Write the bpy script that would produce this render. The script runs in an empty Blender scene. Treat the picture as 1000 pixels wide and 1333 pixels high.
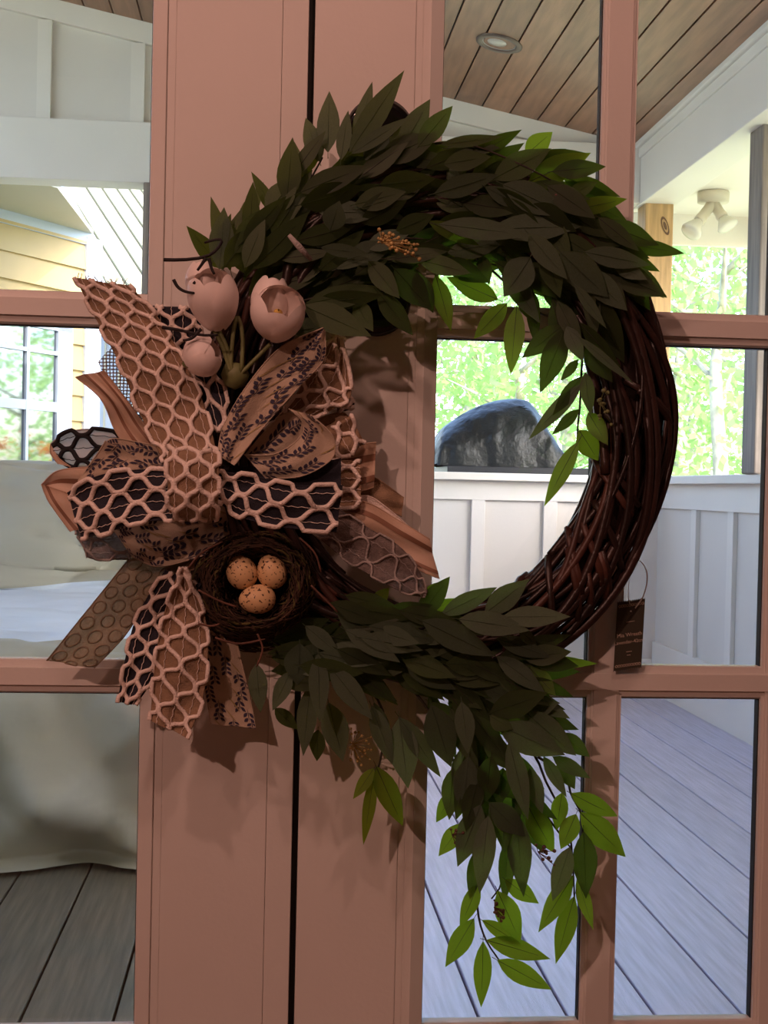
import bpy, bmesh, math, random
from mathutils import Vector, Matrix, noise
random.seed(7)
S = bpy.context.scene
COL = S.collection
# ------------------------------------------------------------------ camera
FPX, CX, CY = 1750.0, 500.0, 666.5
CAM = Vector((0, -1.4, 0.97))
yaw, pit, rol = math.radians(5.0), math.radians(1.0), math.radians(1.27)
FW = Vector((math.sin(yaw)*math.cos(pit), math.cos(yaw)*math.cos(pit), -math.sin(pit)))
R0 = Vector((math.cos(yaw), -math.sin(yaw), 0)); U0 = R0.cross(FW)
RT = math.cos(rol)*R0 + math.sin(rol)*U0
UP = -math.sin(rol)*R0 + math.cos(rol)*U0
cd = bpy.data.cameras.new('camera'); cam = bpy.data.objects.new('camera', cd); COL.objects.link(cam)
cd.sensor_fit = 'HORIZONTAL'; cd.sensor_width = 36; cd.lens = 36*FPX/1000; cd.clip_start = .01; cd.clip_end = 300
m = Matrix((RT, UP, -FW)).transposed().to_4x4(); m.translation = CAM; cam.matrix_world = m
S.camera = cam

def ray(px, py): return FW + RT*((px-CX)/FPX) - UP*((py-CY)/FPX)
def at(px, py, Y):
    d = ray(px, py); return CAM + d*((Y-CAM.y)/d.y)
def P(px, py, d=0.06): return at(px, py, -d)
def at_plane(px, py, p0, n):
    d = ray(px, py); return CAM + d*((p0-CAM).dot(n)/d.dot(n))

# ------------------------------------------------------------------ world, sun, lamps, exposure
w = bpy.data.worlds.new('world'); S.world = w; w.use_nodes = True
nt = w.node_tree; bg = nt.nodes['Background']
sky = nt.nodes.new('ShaderNodeTexSky'); sky.sky_type = 'NISHITA'; sky.sun_disc = False
SUN = Vector((.45, -.62, .66)).normalized()
sky.sun_elevation = math.asin(SUN.z); sky.sun_rotation = math.atan2(SUN.x, SUN.y)
sky.air_density = 1.0; sky.dust_density = 2.5; sky.ozone_density = 2.0
nt.links.new(sky.outputs[0], bg.inputs[0]); bg.inputs[1].default_value = 1.42
sl = bpy.data.lights.new('sun', 'SUN'); sl.energy = 4.5; sl.angle = .01; sl.color = (1, .95, .85)
so = bpy.data.objects.new('sun', sl); COL.objects.link(so)
so.rotation_euler = SUN.to_track_quat('Z', 'Y').to_euler()
S.view_settings.view_transform = 'Standard'; S.view_settings.look = 'None'
S.view_settings.exposure = 0.0; S.view_settings.gamma = 1; S.view_settings.use_curve_mapping = False
S.cycles.use_denoising = True
S.cycles.max_bounces = 8; S.cycles.diffuse_bounces = 4; S.cycles.glossy_bounces = 4
S.cycles.transparent_max_bounces = 24; S.cycles.transmission_bounces = 6
S.cycles.sample_clamp_indirect = 6
# ------------------------------------------------------------------ helpers
MATS = {}
def mat(name, col, rough=.6, var=0.0, scale=8.0, bump=0.0, bscale=60.0, transl=None, tw=.5, metal=0.0, spec=.5,
        stretch=(1, 1, 1), rnd=0.0, emit=None, est=1.0, coat=0.0, col2=None):
    mt = bpy.data.materials.new(name); mt.use_nodes = True; n = mt.node_tree; N = n.nodes; L = n.links
    b = N['Principled BSDF']; out = N['Material Output']
    b.inputs['Roughness'].default_value = rough; b.inputs['Metallic'].default_value = metal
    b.inputs['Specular IOR Level'].default_value = spec
    b.inputs['Coat Weight'].default_value = coat
    tc = N.new('ShaderNodeTexCoord'); mp = N.new('ShaderNodeMapping'); mp.inputs['Scale'].default_value = stretch
    L.new(tc.outputs['Object'], mp.inputs[0])
    c4 = (*col, 1)
    csock = None
    if var > 0 or col2:
        no = N.new('ShaderNodeTexNoise'); no.inputs['Scale'].default_value = scale; no.inputs['Detail'].default_value = 5
        L.new(mp.outputs[0], no.inputs[0])
        rp = N.new('ShaderNodeValToRGB'); rp.color_ramp.elements[0].position = .32; rp.color_ramp.elements[1].position = .68
        a = col2 if col2 else tuple(c*(1-var) for c in col)
        bb = col if col2 else tuple(min(1, c*(1+var)) for c in col)
        rp.color_ramp.elements[0].color = (*a, 1); rp.color_ramp.elements[1].color = (*bb, 1)
        L.new(no.outputs[0], rp.inputs[0]); csock = rp.outputs[0]
    if rnd > 0:
        oi = N.new('ShaderNodeObjectInfo'); mr = N.new('ShaderNodeMapRange')
        mr.inputs[3].default_value = 1-rnd; mr.inputs[4].default_value = 1+rnd
        L.new(oi.outputs['Random'], mr.inputs[0])
        mx = N.new('ShaderNodeMix'); mx.data_type = 'RGBA'; mx.blend_type = 'MULTIPLY'; mx.inputs[0].default_value = 1
        if csock: L.new(csock, mx.inputs[6])
        else: mx.inputs[6].default_value = c4
        L.new(mr.outputs[0], mx.inputs[7]); csock = mx.outputs[2]
    if csock: L.new(csock, b.inputs['Base Color'])
    else: b.inputs['Base Color'].default_value = c4
    if bump > 0:
        nb = N.new('ShaderNodeTexNoise'); nb.inputs['Scale'].default_value = bscale; nb.inputs['Detail'].default_value = 4
        L.new(mp.outputs[0], nb.inputs[0]); bp = N.new('ShaderNodeBump'); bp.inputs['Strength'].default_value = bump
        bp.inputs['Distance'].default_value = .01
        L.new(nb.outputs[0], bp.inputs['Height']); L.new(bp.outputs[0], b.inputs['Normal'])
    if emit:
        b.inputs['Emission Color'].default_value = (*emit, 1); b.inputs['Emission Strength'].default_value = est
    if transl:
        t = N.new('ShaderNodeBsdfTranslucent'); t.inputs[0].default_value = (*transl, 1)
        ms = N.new('ShaderNodeMixShader'); ms.inputs[0].default_value = tw
        L.new(b.outputs[0], ms.inputs[1]); L.new(t.outputs[0], ms.inputs[2]); L.new(ms.outputs[0], out.inputs[0])
    MATS[name] = mt
    return mt

def glass_mat(name, tint=(1, 1, 1), base=.035):
    mt = bpy.data.materials.new(name); mt.use_nodes = True; n = mt.node_tree; N = n.nodes; L = n.links
    N.remove(N['Principled BSDF']); out = N['Material Output']
    t = N.new('ShaderNodeBsdfTransparent'); t.inputs[0].default_value = (*tint, 1)
    g = N.new('ShaderNodeBsdfGlossy'); g.inputs['Roughness'].default_value = .01
    fr = N.new('ShaderNodeFresnel'); fr.inputs[0].default_value = 1.5
    ms = N.new('ShaderNodeMixShader'); L.new(fr.outputs[0], ms.inputs[0]); L.new(t.outputs[0], ms.inputs[1]); L.new(g.outputs[0], ms.inputs[2])
    L.new(ms.outputs[0], out.inputs[0]); return mt

class MB:
    def __init__(s): s.v = []; s.f = []; s.m = []; s.sm = []
    def add(s, vs, fs, mi=0, smooth=False):
        o = len(s.v); s.v += [tuple(v) for v in vs]
        for f in fs: s.f.append([i+o for i in f]); s.m.append(mi); s.sm.append(smooth)
    def box(s, x0, x1, y0, y1, z0, z1, mi=0, bev=0.0):
        if bev <= 0:
            vs = [(x, y, z) for x in (x0, x1) for y in (y0, y1) for z in (z0, z1)]
            s.add(vs, [(0, 1, 3, 2), (4, 6, 7, 5), (0, 4, 5, 1), (2, 3, 7, 6), (0, 2, 6, 4), (1, 5, 7, 3)], mi); return
        bm = bmesh.new(); bmesh.ops.create_cube(bm, size=1)
        for v in bm.verts: v.co = Vector(((x0+x1)/2+v.co.x*(x1-x0), (y0+y1)/2+v.co.y*(y1-y0), (z0+z1)/2+v.co.z*(z1-z0)))
        bmesh.ops.bevel(bm, geom=bm.edges[:], offset=bev, segments=2, affect='EDGES', profile=.5)
        s.bm(bm, mi)
    def bm(s, bm, mi=0, smooth=False, M=None):
        bm.verts.index_update()
        s.add([(M @ v.co) if M else v.co.copy() for v in bm.verts], [[v.index for v in f.verts] for f in bm.faces], mi, smooth); bm.free()
    def tube(s, pts, r, n=6, mi=0, cap=True, flat=1.0):
        pts = [Vector(p) for p in pts]; k = len(pts)
        rs = r if isinstance(r, (list, tuple)) else [r]*k
        t0 = (pts[1]-pts[0]).normalized(); ref = Vector((0, 1, 0)) if abs(t0.y) < .9 else Vector((1, 0, 0))
        nrm = (ref - t0*ref.dot(t0)).normalized(); vs = []
        for i in range(k):
            t = (pts[min(i+1, k-1)]-pts[max(i-1, 0)])
            if t.length < 1e-9: t = t0
            t.normalize(); nrm = (nrm - t*nrm.dot(t))
            if nrm.length < 1e-6: nrm = t.orthogonal()
            nrm.normalize(); bn = t.cross(nrm)
            for j in range(n):
                a = 2*math.pi*j/n; vs.append(pts[i]+(nrm*math.cos(a)*flat+bn*math.sin(a))*rs[i])
        fs = [(i*n+j, i*n+(j+1) % n, (i+1)*n+(j+1) % n, (i+1)*n+j) for i in range(k-1) for j in range(n)]
        if cap: fs += [tuple(range(n-1, -1, -1)), tuple(range((k-1)*n, k*n))]
        s.add(vs, fs, mi, True)
    def grid(s, g, mi=0, smooth=True, closed=False):
        a = len(g); b = len(g[0]); vs = [p for r in g for p in r]; bb = b if closed else b-1
        s.add(vs, [(i*b+j, i*b+(j+1) % b, (i+1)*b+(j+1) % b, (i+1)*b+j) for i in range(a-1) for j in range(bb)], mi, smooth)
    def lathe(s, prof, c, axis=Vector((0, 0, 1)), n=20, mi=0, smooth=True):
        axis = axis.normalized(); u = axis.orthogonal().normalized(); v = axis.cross(u); c = Vector(c)
        g = [[c+axis*h+(u*math.cos(2*math.pi*j/n)+v*math.sin(2*math.pi*j/n))*r for j in range(n)] for r, h in prof]
        s.grid(g, mi, smooth, True)
    def build(s, name, mats, parent=None, kind=None):
        me = bpy.data.meshes.new(name); me.from_pydata(s.v, [], s.f)
        for mt in (mats if isinstance(mats, (list, tuple)) else [mats]): me.materials.append(mt)
        me.polygons.foreach_set('material_index', s.m); me.polygons.foreach_set('use_smooth', s.sm); me.update()
        return link(name, me, parent, kind)
def link(name, data, parent=None, kind=None):
    o = bpy.data.objects.new(name, data); COL.objects.link(o)
    if parent: o.parent = parent
    if kind: o['kind'] = kind
    return o
def thing(name, label, cat, loc=(0, 0, 0), group=None):
    o = bpy.data.objects.new(name, None); COL.objects.link(o); o.location = loc; o.empty_display_size = .05
    return tag(o, label, cat, group)
def tag(o, label, cat, group=None):
    o['label'] = label; o['category'] = cat
    if group: o['group'] = group
    return o
def settle(root):
    """move an Empty's children so that they keep world coordinates"""
    inv = Matrix.Translation(-Vector(root.location))
    for c in root.children: c.matrix_parent_inverse = inv
def cbox(x0, x1, y0, y1, z0, z1, name, mt, parent=None, kind=None, bev=.0):
    b = MB(); b.box(x0, x1, y0, y1, z0, z1, 0, bev); return b.build(name, mt, parent, kind)
def cr(pts, n):
    """Catmull-Rom resample of a list of Vectors"""
    pts = [Vector(p) for p in pts]; k = len(pts); out = []
    for i in range(n):
        u = i/(n-1)*(k-1); a = min(int(u), k-2); t = u-a
        p0 = pts[max(a-1, 0)]; p1 = pts[a]; p2 = pts[a+1]; p3 = pts[min(a+2, k-1)]
        out.append(.5*((2*p1)+(p2-p0)*t+(2*p0-5*p1+4*p2-p3)*t*t+(3*p1-p0-3*p2+p3)*t**3))
    return out
def U(a, b): return random.uniform(a, b)

# ------------------------------------------------------------------ materials
M_door = mat('door_paint', (.74, .72, .68), .38, .03, 6, .04, 180)
M_gasket = mat('black_gasket', (.006, .006, .006), .6)
M_stop = mat('grey_glazing_stop', (.55, .55, .52), .4, .03)
M_glass = glass_mat('door_glass')
M_white = mat('white_porch_paint', (.80, .745, .665), .5, .03, 3, .05, 90)
M_panel = mat('white_panel', (.73, .675, .60), .55, .04, 2, .05, 90)
M_ceil = mat('stained_cedar', (.30, .15, .085), .42, .28, 3, .08, 30, stretch=(9, .8, 9), rnd=.16)
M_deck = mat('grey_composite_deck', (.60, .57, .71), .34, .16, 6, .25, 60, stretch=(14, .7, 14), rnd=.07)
M_deck_shade = mat('shaded_deck', (.19, .16, .105), .6, .2, 6, .25, 60, stretch=(14, .7, 14), rnd=.07, spec=.25)  # same boards; the dimmer light on the left is put into this colour
M_post = mat('raw_pine_post', (.46, .28, .12), .6, .25, 5, .1, 30, stretch=(9, 9, .7))
M_knot = mat('dark_wood_knot', (.12, .055, .025), .6, .3, 30)
M_post2 = mat('weathered_post', (.22, .18, .15), .7, .3, 5, .1, 30, stretch=(9, 9, .7))
M_tarp = mat('beige_tarp', (.52, .45, .31), .6, .06, 3, .12, 25)
M_sheet = mat('white_plastic_sheet', (.86, .87, .86), .4, .05, 3, .15, 25, stretch=(1, 6, 6))
M_siding = mat('yellow_siding', (.42, .30, .13), .6, .05, 5)
M_sidw = mat('pale_soffit', (.42, .39, .30), .6, .03, 5)
M_lining = mat('cream_lining', (.34, .33, .22), .6, .03, 5)
M_trim = mat('white_house_trim', (.40, .44, .53), .45)
M_winr = mat('dark_window_glass', (.35, .38, .4), .03, metal=1.0)
M_ground = mat('pale_lawn', (.34, .37, .22), .9, .35, 1.5, .2, 12)
M_fol = mat('tree_foliage', (.17, .27, .09), .6, .3, 4, transl=(.55, .78, .30), tw=.55, rnd=.25)
M_fol2 = mat('orange_foliage', (.5, .14, .03), .6, .3, 4, transl=(.8, .3, .06), tw=.5)
M_trunk = mat('pale_bark', (.42, .38, .33), .85, .3, 6, .3, 20)
M_grill = mat('black_vinyl_cover', (.016, .019, .019), .42, .3, 9, .9, 22, spec=.45)
M_counter = mat('dark_counter', (.02, .022, .028), .4)
M_can = mat('bronze_ring', (.16, .12, .10), .45, metal=.6)
M_can2 = mat('lamp_baffle', (.5, .47, .44), .4)
M_fix = mat('cream_fixture', (.60, .53, .42), .4)
M_bulb = mat('frosted_bulb', (.75, .72, .66), .15, transl=(.8, .75, .6), tw=.3)
M_room = mat('room_paint', (.42, .33, .28), .8)
M_roomf = mat('room_floor', (.20, .12, .07), .5)
M_leaf = mat('leaf_green', (.036, .058, .022), .55, .25, 30, .05, 90, transl=(.30, .52, .035), tw=.30, rnd=.5, spec=.35)
M_leaf2 = mat('leaf_under', (.076, .112, .075), .65, .2, 30, .05, 90, transl=(.30, .45, .05), tw=.30, rnd=.2, spec=.3)
M_leafy = mat('leaf_young', (.10, .17, .03), .5, .2, 30, .05, 90, transl=(.46, .74, .03), tw=.55, rnd=.15, spec=.35)
M_stem = mat('stem_dark', (.035, .03, .018), .6, .3, 40)
M_vine = mat('dark_willow', (.022, .010, .008), .38, .35, 25, .1, 120, rnd=.45)
M_vine2 = mat('reddish_willow', (.060, .023, .016), .45, .35, 25, .1, 120, rnd=.3)
M_black = mat('gloss_black', (.004, .005, .005), .12, spec=.6)
M_petal = mat('tulip_petal', (.95, .86, .82), .5, .03, 20, transl=(.9, .7, .6), tw=.10)
M_pist = mat('tulip_centre', (.75, .50, .12), .6)
M_twig = mat('black_twig', (.012, .008, .008), .7, .3, 60, .3, 150)
M_sgreen = mat('tulip_stem', (.17, .19, .07), .55, .2, 30)
M_jute = mat('jute_cloth', (.40, .27, .17), .9, .16, 120, .5, 900, transl=(.5, .33, .2), tw=.12)
M_gauze = mat('tan_gauze', (.42, .33, .22), .9, .18, 260, .5, 900, transl=(.55, .45, .3), tw=.3)
M_cordp = mat('ivory_cord', (.95, .82, .74), .8, .08, 60, .4, 500)
M_cordb = mat('black_cord', (.008, .009, .012), .8)
M_cordg = mat('grey_cord', (.42, .38, .36), .85, .1, 60, .4, 500)
M_navy = mat('navy_cloth', (.022, .022, .034), .85, .2, 120, .4, 900)
M_cream = mat('cream_cloth', (.62, .50, .38), .85, .08, 40, .3, 900, transl=(.6, .45, .32), tw=.15)
M_print = mat('navy_print', (.035, .03, .06), .85)
M_ochre = mat('ochre_print', (.40, .31, .14), .85)
M_satin = mat('beige_satin', (.66, .47, .34), .5, .05, 30, .1, 400, transl=(.6, .4, .3), tw=.15)
M_stripe = mat('brown_stripe', (.27, .14, .085), .6)
M_grey = mat('grey_burlap', (.30, .25, .23), .95, .3, 200, .6, 900, transl=(.35, .3, .28), tw=.25)
M_lacew = mat('pale_lace', (.68, .66, .64), .9, transl=(.75, .75, .75), tw=.5)
M_nest = mat('nest_fibre', (.052, .026, .014), .9, .5, 40, rnd=.3)
M_nest2 = mat('nest_moss', (.085, .07, .02), .95, .4, 60, .5, 100)
M_ntwig = mat('reddish_twig', (.13, .055, .035), .7, .3, 60)
M_tag = mat('brown_card', (.050, .046, .030), .6, .06, 30)
M_tagink = mat('tan_ink', (.62, .50, .40), .6)
M_string = mat('clear_nylon', (.95, .95, .9), .3)
M_gold = mat('gold_berry', (.50, .36, .14), .5, .2, 60)
M_berry = mat('brown_berry', (.12, .06, .04), .6, .3, 60)

def egg_mat():
    mt = mat('speckled_shell', (.74, .52, .28), .5); n = mt.node_tree; N = n.nodes; L = n.links
    b = N['Principled BSDF']; tc = N.new('ShaderNodeTexCoord')
    v = N.new('ShaderNodeTexNoise'); v.inputs['Scale'].default_value = 320; v.inputs['Detail'].default_value = 1
    r = N.new('ShaderNodeValToRGB'); r.color_ramp.elements[0].position = .60; r.color_ramp.elements[1].position = .64
    r.color_ramp.elements[0].color = (.74, .50, .26, 1); r.color_ramp.elements[1].color = (.07, .03, .015, 1)
    L.new(tc.outputs['Object'], v.inputs[0]); L.new(v.outputs[0], r.inputs[0]); L.new(r.outputs[0], b.inputs['Base Color']); return mt
M_egg = egg_mat()

def weave_mat():
    mt = mat('open_burlap_weave', (.24, .19, .17), .95, .3, 200); n = mt.node_tree; N = n.nodes; L = n.links
    tc = N.new('ShaderNodeTexCoord'); mp = N.new('ShaderNodeMapping'); mp.inputs['Rotation'].default_value = (math.pi/2, 0, 0)
    bk = N.new('ShaderNodeTexBrick'); bk.offset = 0; bk.inputs['Scale'].default_value = 1; bk.inputs['Brick Width'].default_value = .0034; bk.inputs['Row Height'].default_value = .0034; bk.inputs['Mortar Size'].default_value = .00062
    bk.inputs['Color1'].default_value = bk.inputs['Color2'].default_value = (0, 0, 0, 1); bk.inputs['Mortar'].default_value = (1, 1, 1, 1)
    tr = N.new('ShaderNodeBsdfTransparent'); ms = N.new('ShaderNodeMixShader')
    L.new(tc.outputs['Object'], mp.inputs[0]); L.new(mp.outputs[0], bk.inputs[0]); L.new(bk.outputs[0], ms.inputs[0])
    L.new(tr.outputs[0], ms.inputs[1]); L.new(N['Principled BSDF'].outputs[0], ms.inputs[2]); L.new(ms.outputs[0], N['Material Output'].inputs[0]); return mt
M_weave = weave_mat()

# ------------------------------------------------------------------ interior room (behind the camera)
def st(*a, **k): return cbox(*a, kind='structure', **k)
RX0, RX1, RY0, RZ1 = -2.6, 2.6, -3.6, 2.45
st(RX0, RX1, RY0, 0.05, -.12, 0, name='floor', mt=M_roomf)
st(RX0-.1, RX1+.1, RY0-.1, 0.1, RZ1, RZ1+.12, name='ceiling', mt=M_room)
st(RX0-.1, RX0, RY0, 0.1, 0, RZ1, name='wall_left', mt=M_room)
st(RX1, RX1+.1, RY0, 0.1, 0, RZ1, name='wall_right', mt=M_room)
st(RX0, RX1, RY0-.1, RY0, 0, RZ1, name='wall_back', mt=M_room)

# ------------------------------------------------------------------ the two glazed doors
ZM = [.3885, .770, 1.147, 1.524]                # horizontal muntin centres
MW = .0175                                     # half width of a muntin face
def muntin_v(xc, z0, z1, parent, name='muntin'):
    b = MB(); w = .0185
    b.box(xc-w, xc+w, .0, .016, z0, z1); b.box(xc-w+.0035, xc+w-.0035, -.0022, 0, z0, z1); b.box(xc-w+.006, xc+w-.006, -.004, -.0022, z0, z1)
    b.build(name, M_door, parent)
def muntin_h(zc, x0, x1, parent):
    b = MB(); w = .0175
    prof = [(-w, .016), (-w, .004), (-w+.002, .0005), (-w+.0085, -.0012), (-w+.009, -.0045), (w-.0085, -.0045), (w-.008, -.0012), (w-.001, .0), (w, .003), (w, .016)]
    k = len(prof); vs = [(x, y, zc+z) for x in (x0, x1) for z, y in prof]
    b.add(vs, [(i, i+1, k+i+1, k+i) for i in range(k-1)]+[(k-1, 0, k, 2*k-1)])
    b.build('muntin', M_door, parent)
def door(nm, sx0, sx1, panes, zt, meet_left, label):
    """sx0..sx1 the meeting stile, panes = list of (x0,x1) glass columns"""
    root = bpy.data.objects.new(nm, None); COL.objects.link(root); root['kind'] = 'structure'; root['label'] = label
    z0, z1 = .02, 2.08
    far = panes[-1][1] if meet_left else panes[0][0]
    f0, f1 = (far, far+.14) if meet_left else (far-.14, far)
    b = MB(); b.box(sx0, sx1, 0, .045, z0, z1, 0, .0012)
    # raised flat field and beads on the room side
    if meet_left:
        b.box(sx0+.0012, sx1-.030, -.0016, 0, z0, z1); b.box(sx1-.029, sx1-.0225, -.0008, 0, z0, z1); b.box(sx1-.0215, sx1-.0135, -.0018, 0, z0, z1)
        b.box(sx1-.0135, sx1-.0005, -.0035, 0, z0, z1, 1)
    else:
        b.box(sx0+.0005, sx0+.0155, -.0035, 0, z0, z1, 0, .001); b.box(sx0+.0155, sx0+.0240, -.0008, 0, z0, z1)
        b.box(sx0+.0250, sx1-.0275, -.0016, 0, z0, z1); b.box(sx1-.0268, sx1-.0003, -.0022, 0, z0, z1, 0, .0006)
    b.build('stile', [M_door, M_stop], root)
    cbox(f0, f1, 0, .045, z0, z1, 'stile', M_door, root, bev=.001)
    a0, a1 = panes[0][0], panes[-1][1]
    cbox(a0, a1, 0, .045, z0, .22, 'bottom_rail', M_door, root); cbox(a0, a1, 0, .045, 1.885, z1, 'top_rail', M_door, root)
    for z in ZM: muntin_h(z, a0, a1, root)
    for (p, q) in zip(panes[:-1], panes[1:]): muntin_v((p[1]+q[0])/2, .22, 1.885, root)
    zs = [(.22, ZM[0]-MW)]+[(ZM[i]+MW, ZM[i+1]-MW) for i in range(3)]+[(ZM[3]+MW, 1.885)]
    for (x0, x1) in panes:
        for (c0, c1) in zs:
            g = cbox(x0-.003, x1+.003,   .0125, .0155, c0-.003, c1+.003, 'glass_pane', M_glass, root)
            k = MB(); t = .0009
            for bx in ((x0, x0+t, c0, c1), (x1-t, x1, c0, c1), (x0, x1, c1-t, c1)):
                k.box(bx[0], bx[1], .005, .0165, bx[2], bx[3])
            k.build('glazing_gasket', M_gasket, g)
    return root
door('door_1', -.126, .0335, [(-.760, -.6), (-.563, -.332), (-.295, -.126)], 2, False, 'white glazed door, left leaf')
door('door_2', .040, .1742, [(.1742, .3435), (.3805, .5335), (.5705, .73)], 2, True, 'white glazed door, right leaf behind the wreath')
# black rebate between the two stiles, frame and house wall around
st(.0335, .040, .012, .044, .02, 2.08, name='trim_1', mt=M_gasket)
st(.9, RX1, 0, .1, 0, RZ1, name='wall_front_right', mt=M_room)
st(RX0, -.9, 0, .1, 0, RZ1, name='wall_front_left', mt=M_room)
st(-.9, .9, 0, .1, 2.085, RZ1, name='wall_front_top', mt=M_room)
st(-.9, .9, -.02, .1, 0, .02, name='trim_2', mt=M_post2)
st(.865, .9, 0, .1, .02, 2.085, name='trim_3', mt=M_door); 
# exterior cladding of the house on the porch side
st(RX0-.4, -.91, .1, .13, -.1, 3.4, name='wall_exterior_left', mt=M_panel)
st(-3.3, -3.2, .1, 7.2, -.5, 1.9, name='light_block_wall_left', mt=M_panel)  # unseen wall, added to dim the left; top cut to light the gable
st(.91, RX1+.4, .1, .13, -.1, 3.2, name='wall_exterior_right', mt=M_panel)
st(-.9, .9, .1, .13, 2.09, 3.3, name='wall_exterior_top', mt=M_panel)

# ------------------------------------------------------------------ porch deck: every board
droot = bpy.data.objects.new('porch_floor', None); COL.objects.link(droot); droot['kind'] = 'structure'; droot['label'] = 'grey porch decking'
SP = .1665
me = None
DK = []
for i in range(9, -21, -1):
    x0 = .409+SP*i
    if x0 > 1.85: continue
    if me is None:
        b = MB(); b.box(.003, SP-.003, .13, 5.3, -.03, 0, 0, .0025); o = b.build('deck_board', M_deck, droot); me = o.data
    elif x0 < -.1 and not DK: b = MB(); b.box(.003, SP-.003, .13, 5.3, -.03, 0, 0, .0025); o = b.build('deck_board', M_deck_shade, droot); DK.append(o.data)
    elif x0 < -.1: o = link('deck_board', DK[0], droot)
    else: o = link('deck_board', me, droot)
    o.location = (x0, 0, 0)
    if x0 < -.1: o['label'] = 'olive brown board on the left of the deck, shade put into its colour'
st(-3.2, 2.1, .1, 5.3, -.1, -.034, name='porch_joists', mt=M_gasket)

# ------------------------------------------------------------------ porch ceiling: sloped cedar planks
def zc(x): return 3.02-.2*x
croot = bpy.data.objects.new('porch_ceiling', None); COL.objects.link(croot); croot['kind'] = 'structure'; croot['label'] = 'sloping stained plank porch ceiling'
CP = .1355; sl_a = math.atan(.2); me = None
for i in range(-28, 9):
    x0 = .86+CP*i; ln = CP/math.cos(sl_a)
    if x0 > 1.72: break
    if me is None:
        b = MB(); b.box(.0035, ln-.0035, .1, 5.1, 0, .016, 0, .002); o = b.build('ceiling_plank', M_ceil, croot); me = o.data
    else: o = link('ceiling_plank', me, croot)
    o.location = (x0, 0, zc(x0)); o.rotation_euler = (0, sl_a, 0)
b = MB()
b.add([(x, y, zc(x)+dz) for x in (-3.3, 2.9) for y in (-.1, 5.6) for dz in (.02, .14)], [(0, 1, 3, 2), (4, 6, 7, 5), (0, 4, 5, 1), (2, 3, 7, 6), (0, 2, 6, 4), (1, 5, 7, 3)])
b.build('porch_roof', M_gasket, None, 'structure')
# house roof continuing over the room
st(RX0-.4, RX1+.4, RY0-.4, .1, 2.6, 2.75, name='house_roof', mt=M_gasket)

# ------------------------------------------------------------------ gable wall with battens and beams
YB = 5.05
wb = bpy.data.objects.new('wall_gable', None); COL.objects.link(wb); wb['kind'] = 'structure'
b = MB(); x0, x1 = -3.2, 1.775
b.add([(x0, YB+.03, 2.66), (x1, YB+.03, 2.66), (x1, YB+.03, zc(x1)), (x0, YB+.03, zc(x0)), (x0, YB+.09, 2.66), (x1, YB+.09, 2.66), (x1, YB+.09, zc(x1)), (x0, YB+.09, zc(x0))],
      [(0, 1, 2, 3), (7, 6, 5, 4), (0, 4, 5, 1), (3, 2, 6, 7), (1, 5, 6, 2), (0, 3, 7, 4)])
b.build('gable_panel', M_panel, wb)
b = MB()   # rake board under the planks
b.add([(x, y, zc(x)-dz) for x in (x0, x1) for y in (YB, YB+.03) for dz in (.0, .10)], [(0, 1, 3, 2), (4, 6, 7, 5), (0, 4, 5, 1), (2, 3, 7, 6), (0, 2, 6, 4), (1, 5, 7, 3)])
b.build('rake_board', M_white, wb)
xb = [at(57, 100, YB).x+.045]; 
for i in range(-8, 5):
    x = xb[0]-.045+i*.434
    if x < x1-.07: cbox(x-.032, x+.032, YB, YB+.03, 2.66, zc(x+.032)-.1, 'batten', M_white, wb)
cbox(-3.2, 1.775, YB-.03, YB+.13, 2.381, 2.665, 'header_beam', M_white, wb, bev=.004)
# right eave beam
b = MB(); er = bpy.data.objects.new('wall_eave', None); COL.objects.link(er); er['kind'] = 'structure'
cbox(1.775, 1.95, .13, 5.2, 2.375, 2.62, 'eave_beam', M_white, er, bev=.004)
cbox(1.765, 1.80, .13, 5.2, 2.60, 2.70, 'crown_board', M_white, er, bev=.004)
cbox(1.745, 1.775, .13, 5.05, 2.645, 2.70, 'crown_strip', M_white, er, bev=.008)
cbox(1.95, 2.62, .13, 5.6, 2.46, 2.48, 'soffit_board', M_white, er)
cbox(2.62, 2.66, .13, 5.64, 2.33, 2.52, 'fascia_board', M_white, er)
cbox(1.2, 2.66, 5.60, 5.64, 2.30, 2.52, 'fascia_board', M_white, er)

# ------------------------------------------------------------------ half walls
wf = bpy.data.objects.new('wall_far', None); COL.objects.link(wf); wf['kind'] = 'structure'
cbox(-3.2, 2.0, YB+.02, YB+.12, 0, 1.02, 'wall_panel', M_panel, wf)
cbox(-3.2, 2.0, YB-.06, YB+.19, 1.02, 1.057, 'wall_cap', M_white, wf, bev=.004)
cbox(-3.2, 1.9, YB, YB+.02, .925, 1.02, 'top_rail', M_white, wf, bev=.002)
cbox(-3.2, 1.9, YB, YB+.02, 0, .16, 'base_rail', M_white, wf, bev=.002)
for k, px in enumerate((622, 716, 804)):
    x = at(px, 700, YB).x; cbox(x-.033, x+.033, YB, YB+.02, .16, .925, 'batten', M_white, wf, bev=.002)
for i in range(1, 10):
    x = at(622, 700, YB).x-.36*i; cbox(x-.033, x+.033, YB, YB+.02, .16, .925, 'batten', M_white, wf, bev=.002)
wr = bpy.data.objects.new('wall_side', None); COL.objects.link(wr); wr['kind'] = 'structure'
XR = 1.90
cbox(XR+.02, XR+.12, .13, YB+.1, 0, 1.02, 'wall_panel', M_panel, wr)
cbox(XR-.05, XR+.19, .13, YB+.1, 1.02, 1.057, 'wall_cap', M_white, wr, bev=.004)
cbox(XR, XR+.02, .13, YB, .905, 1.02, 'top_rail', M_white, wr, bev=.002)
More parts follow.
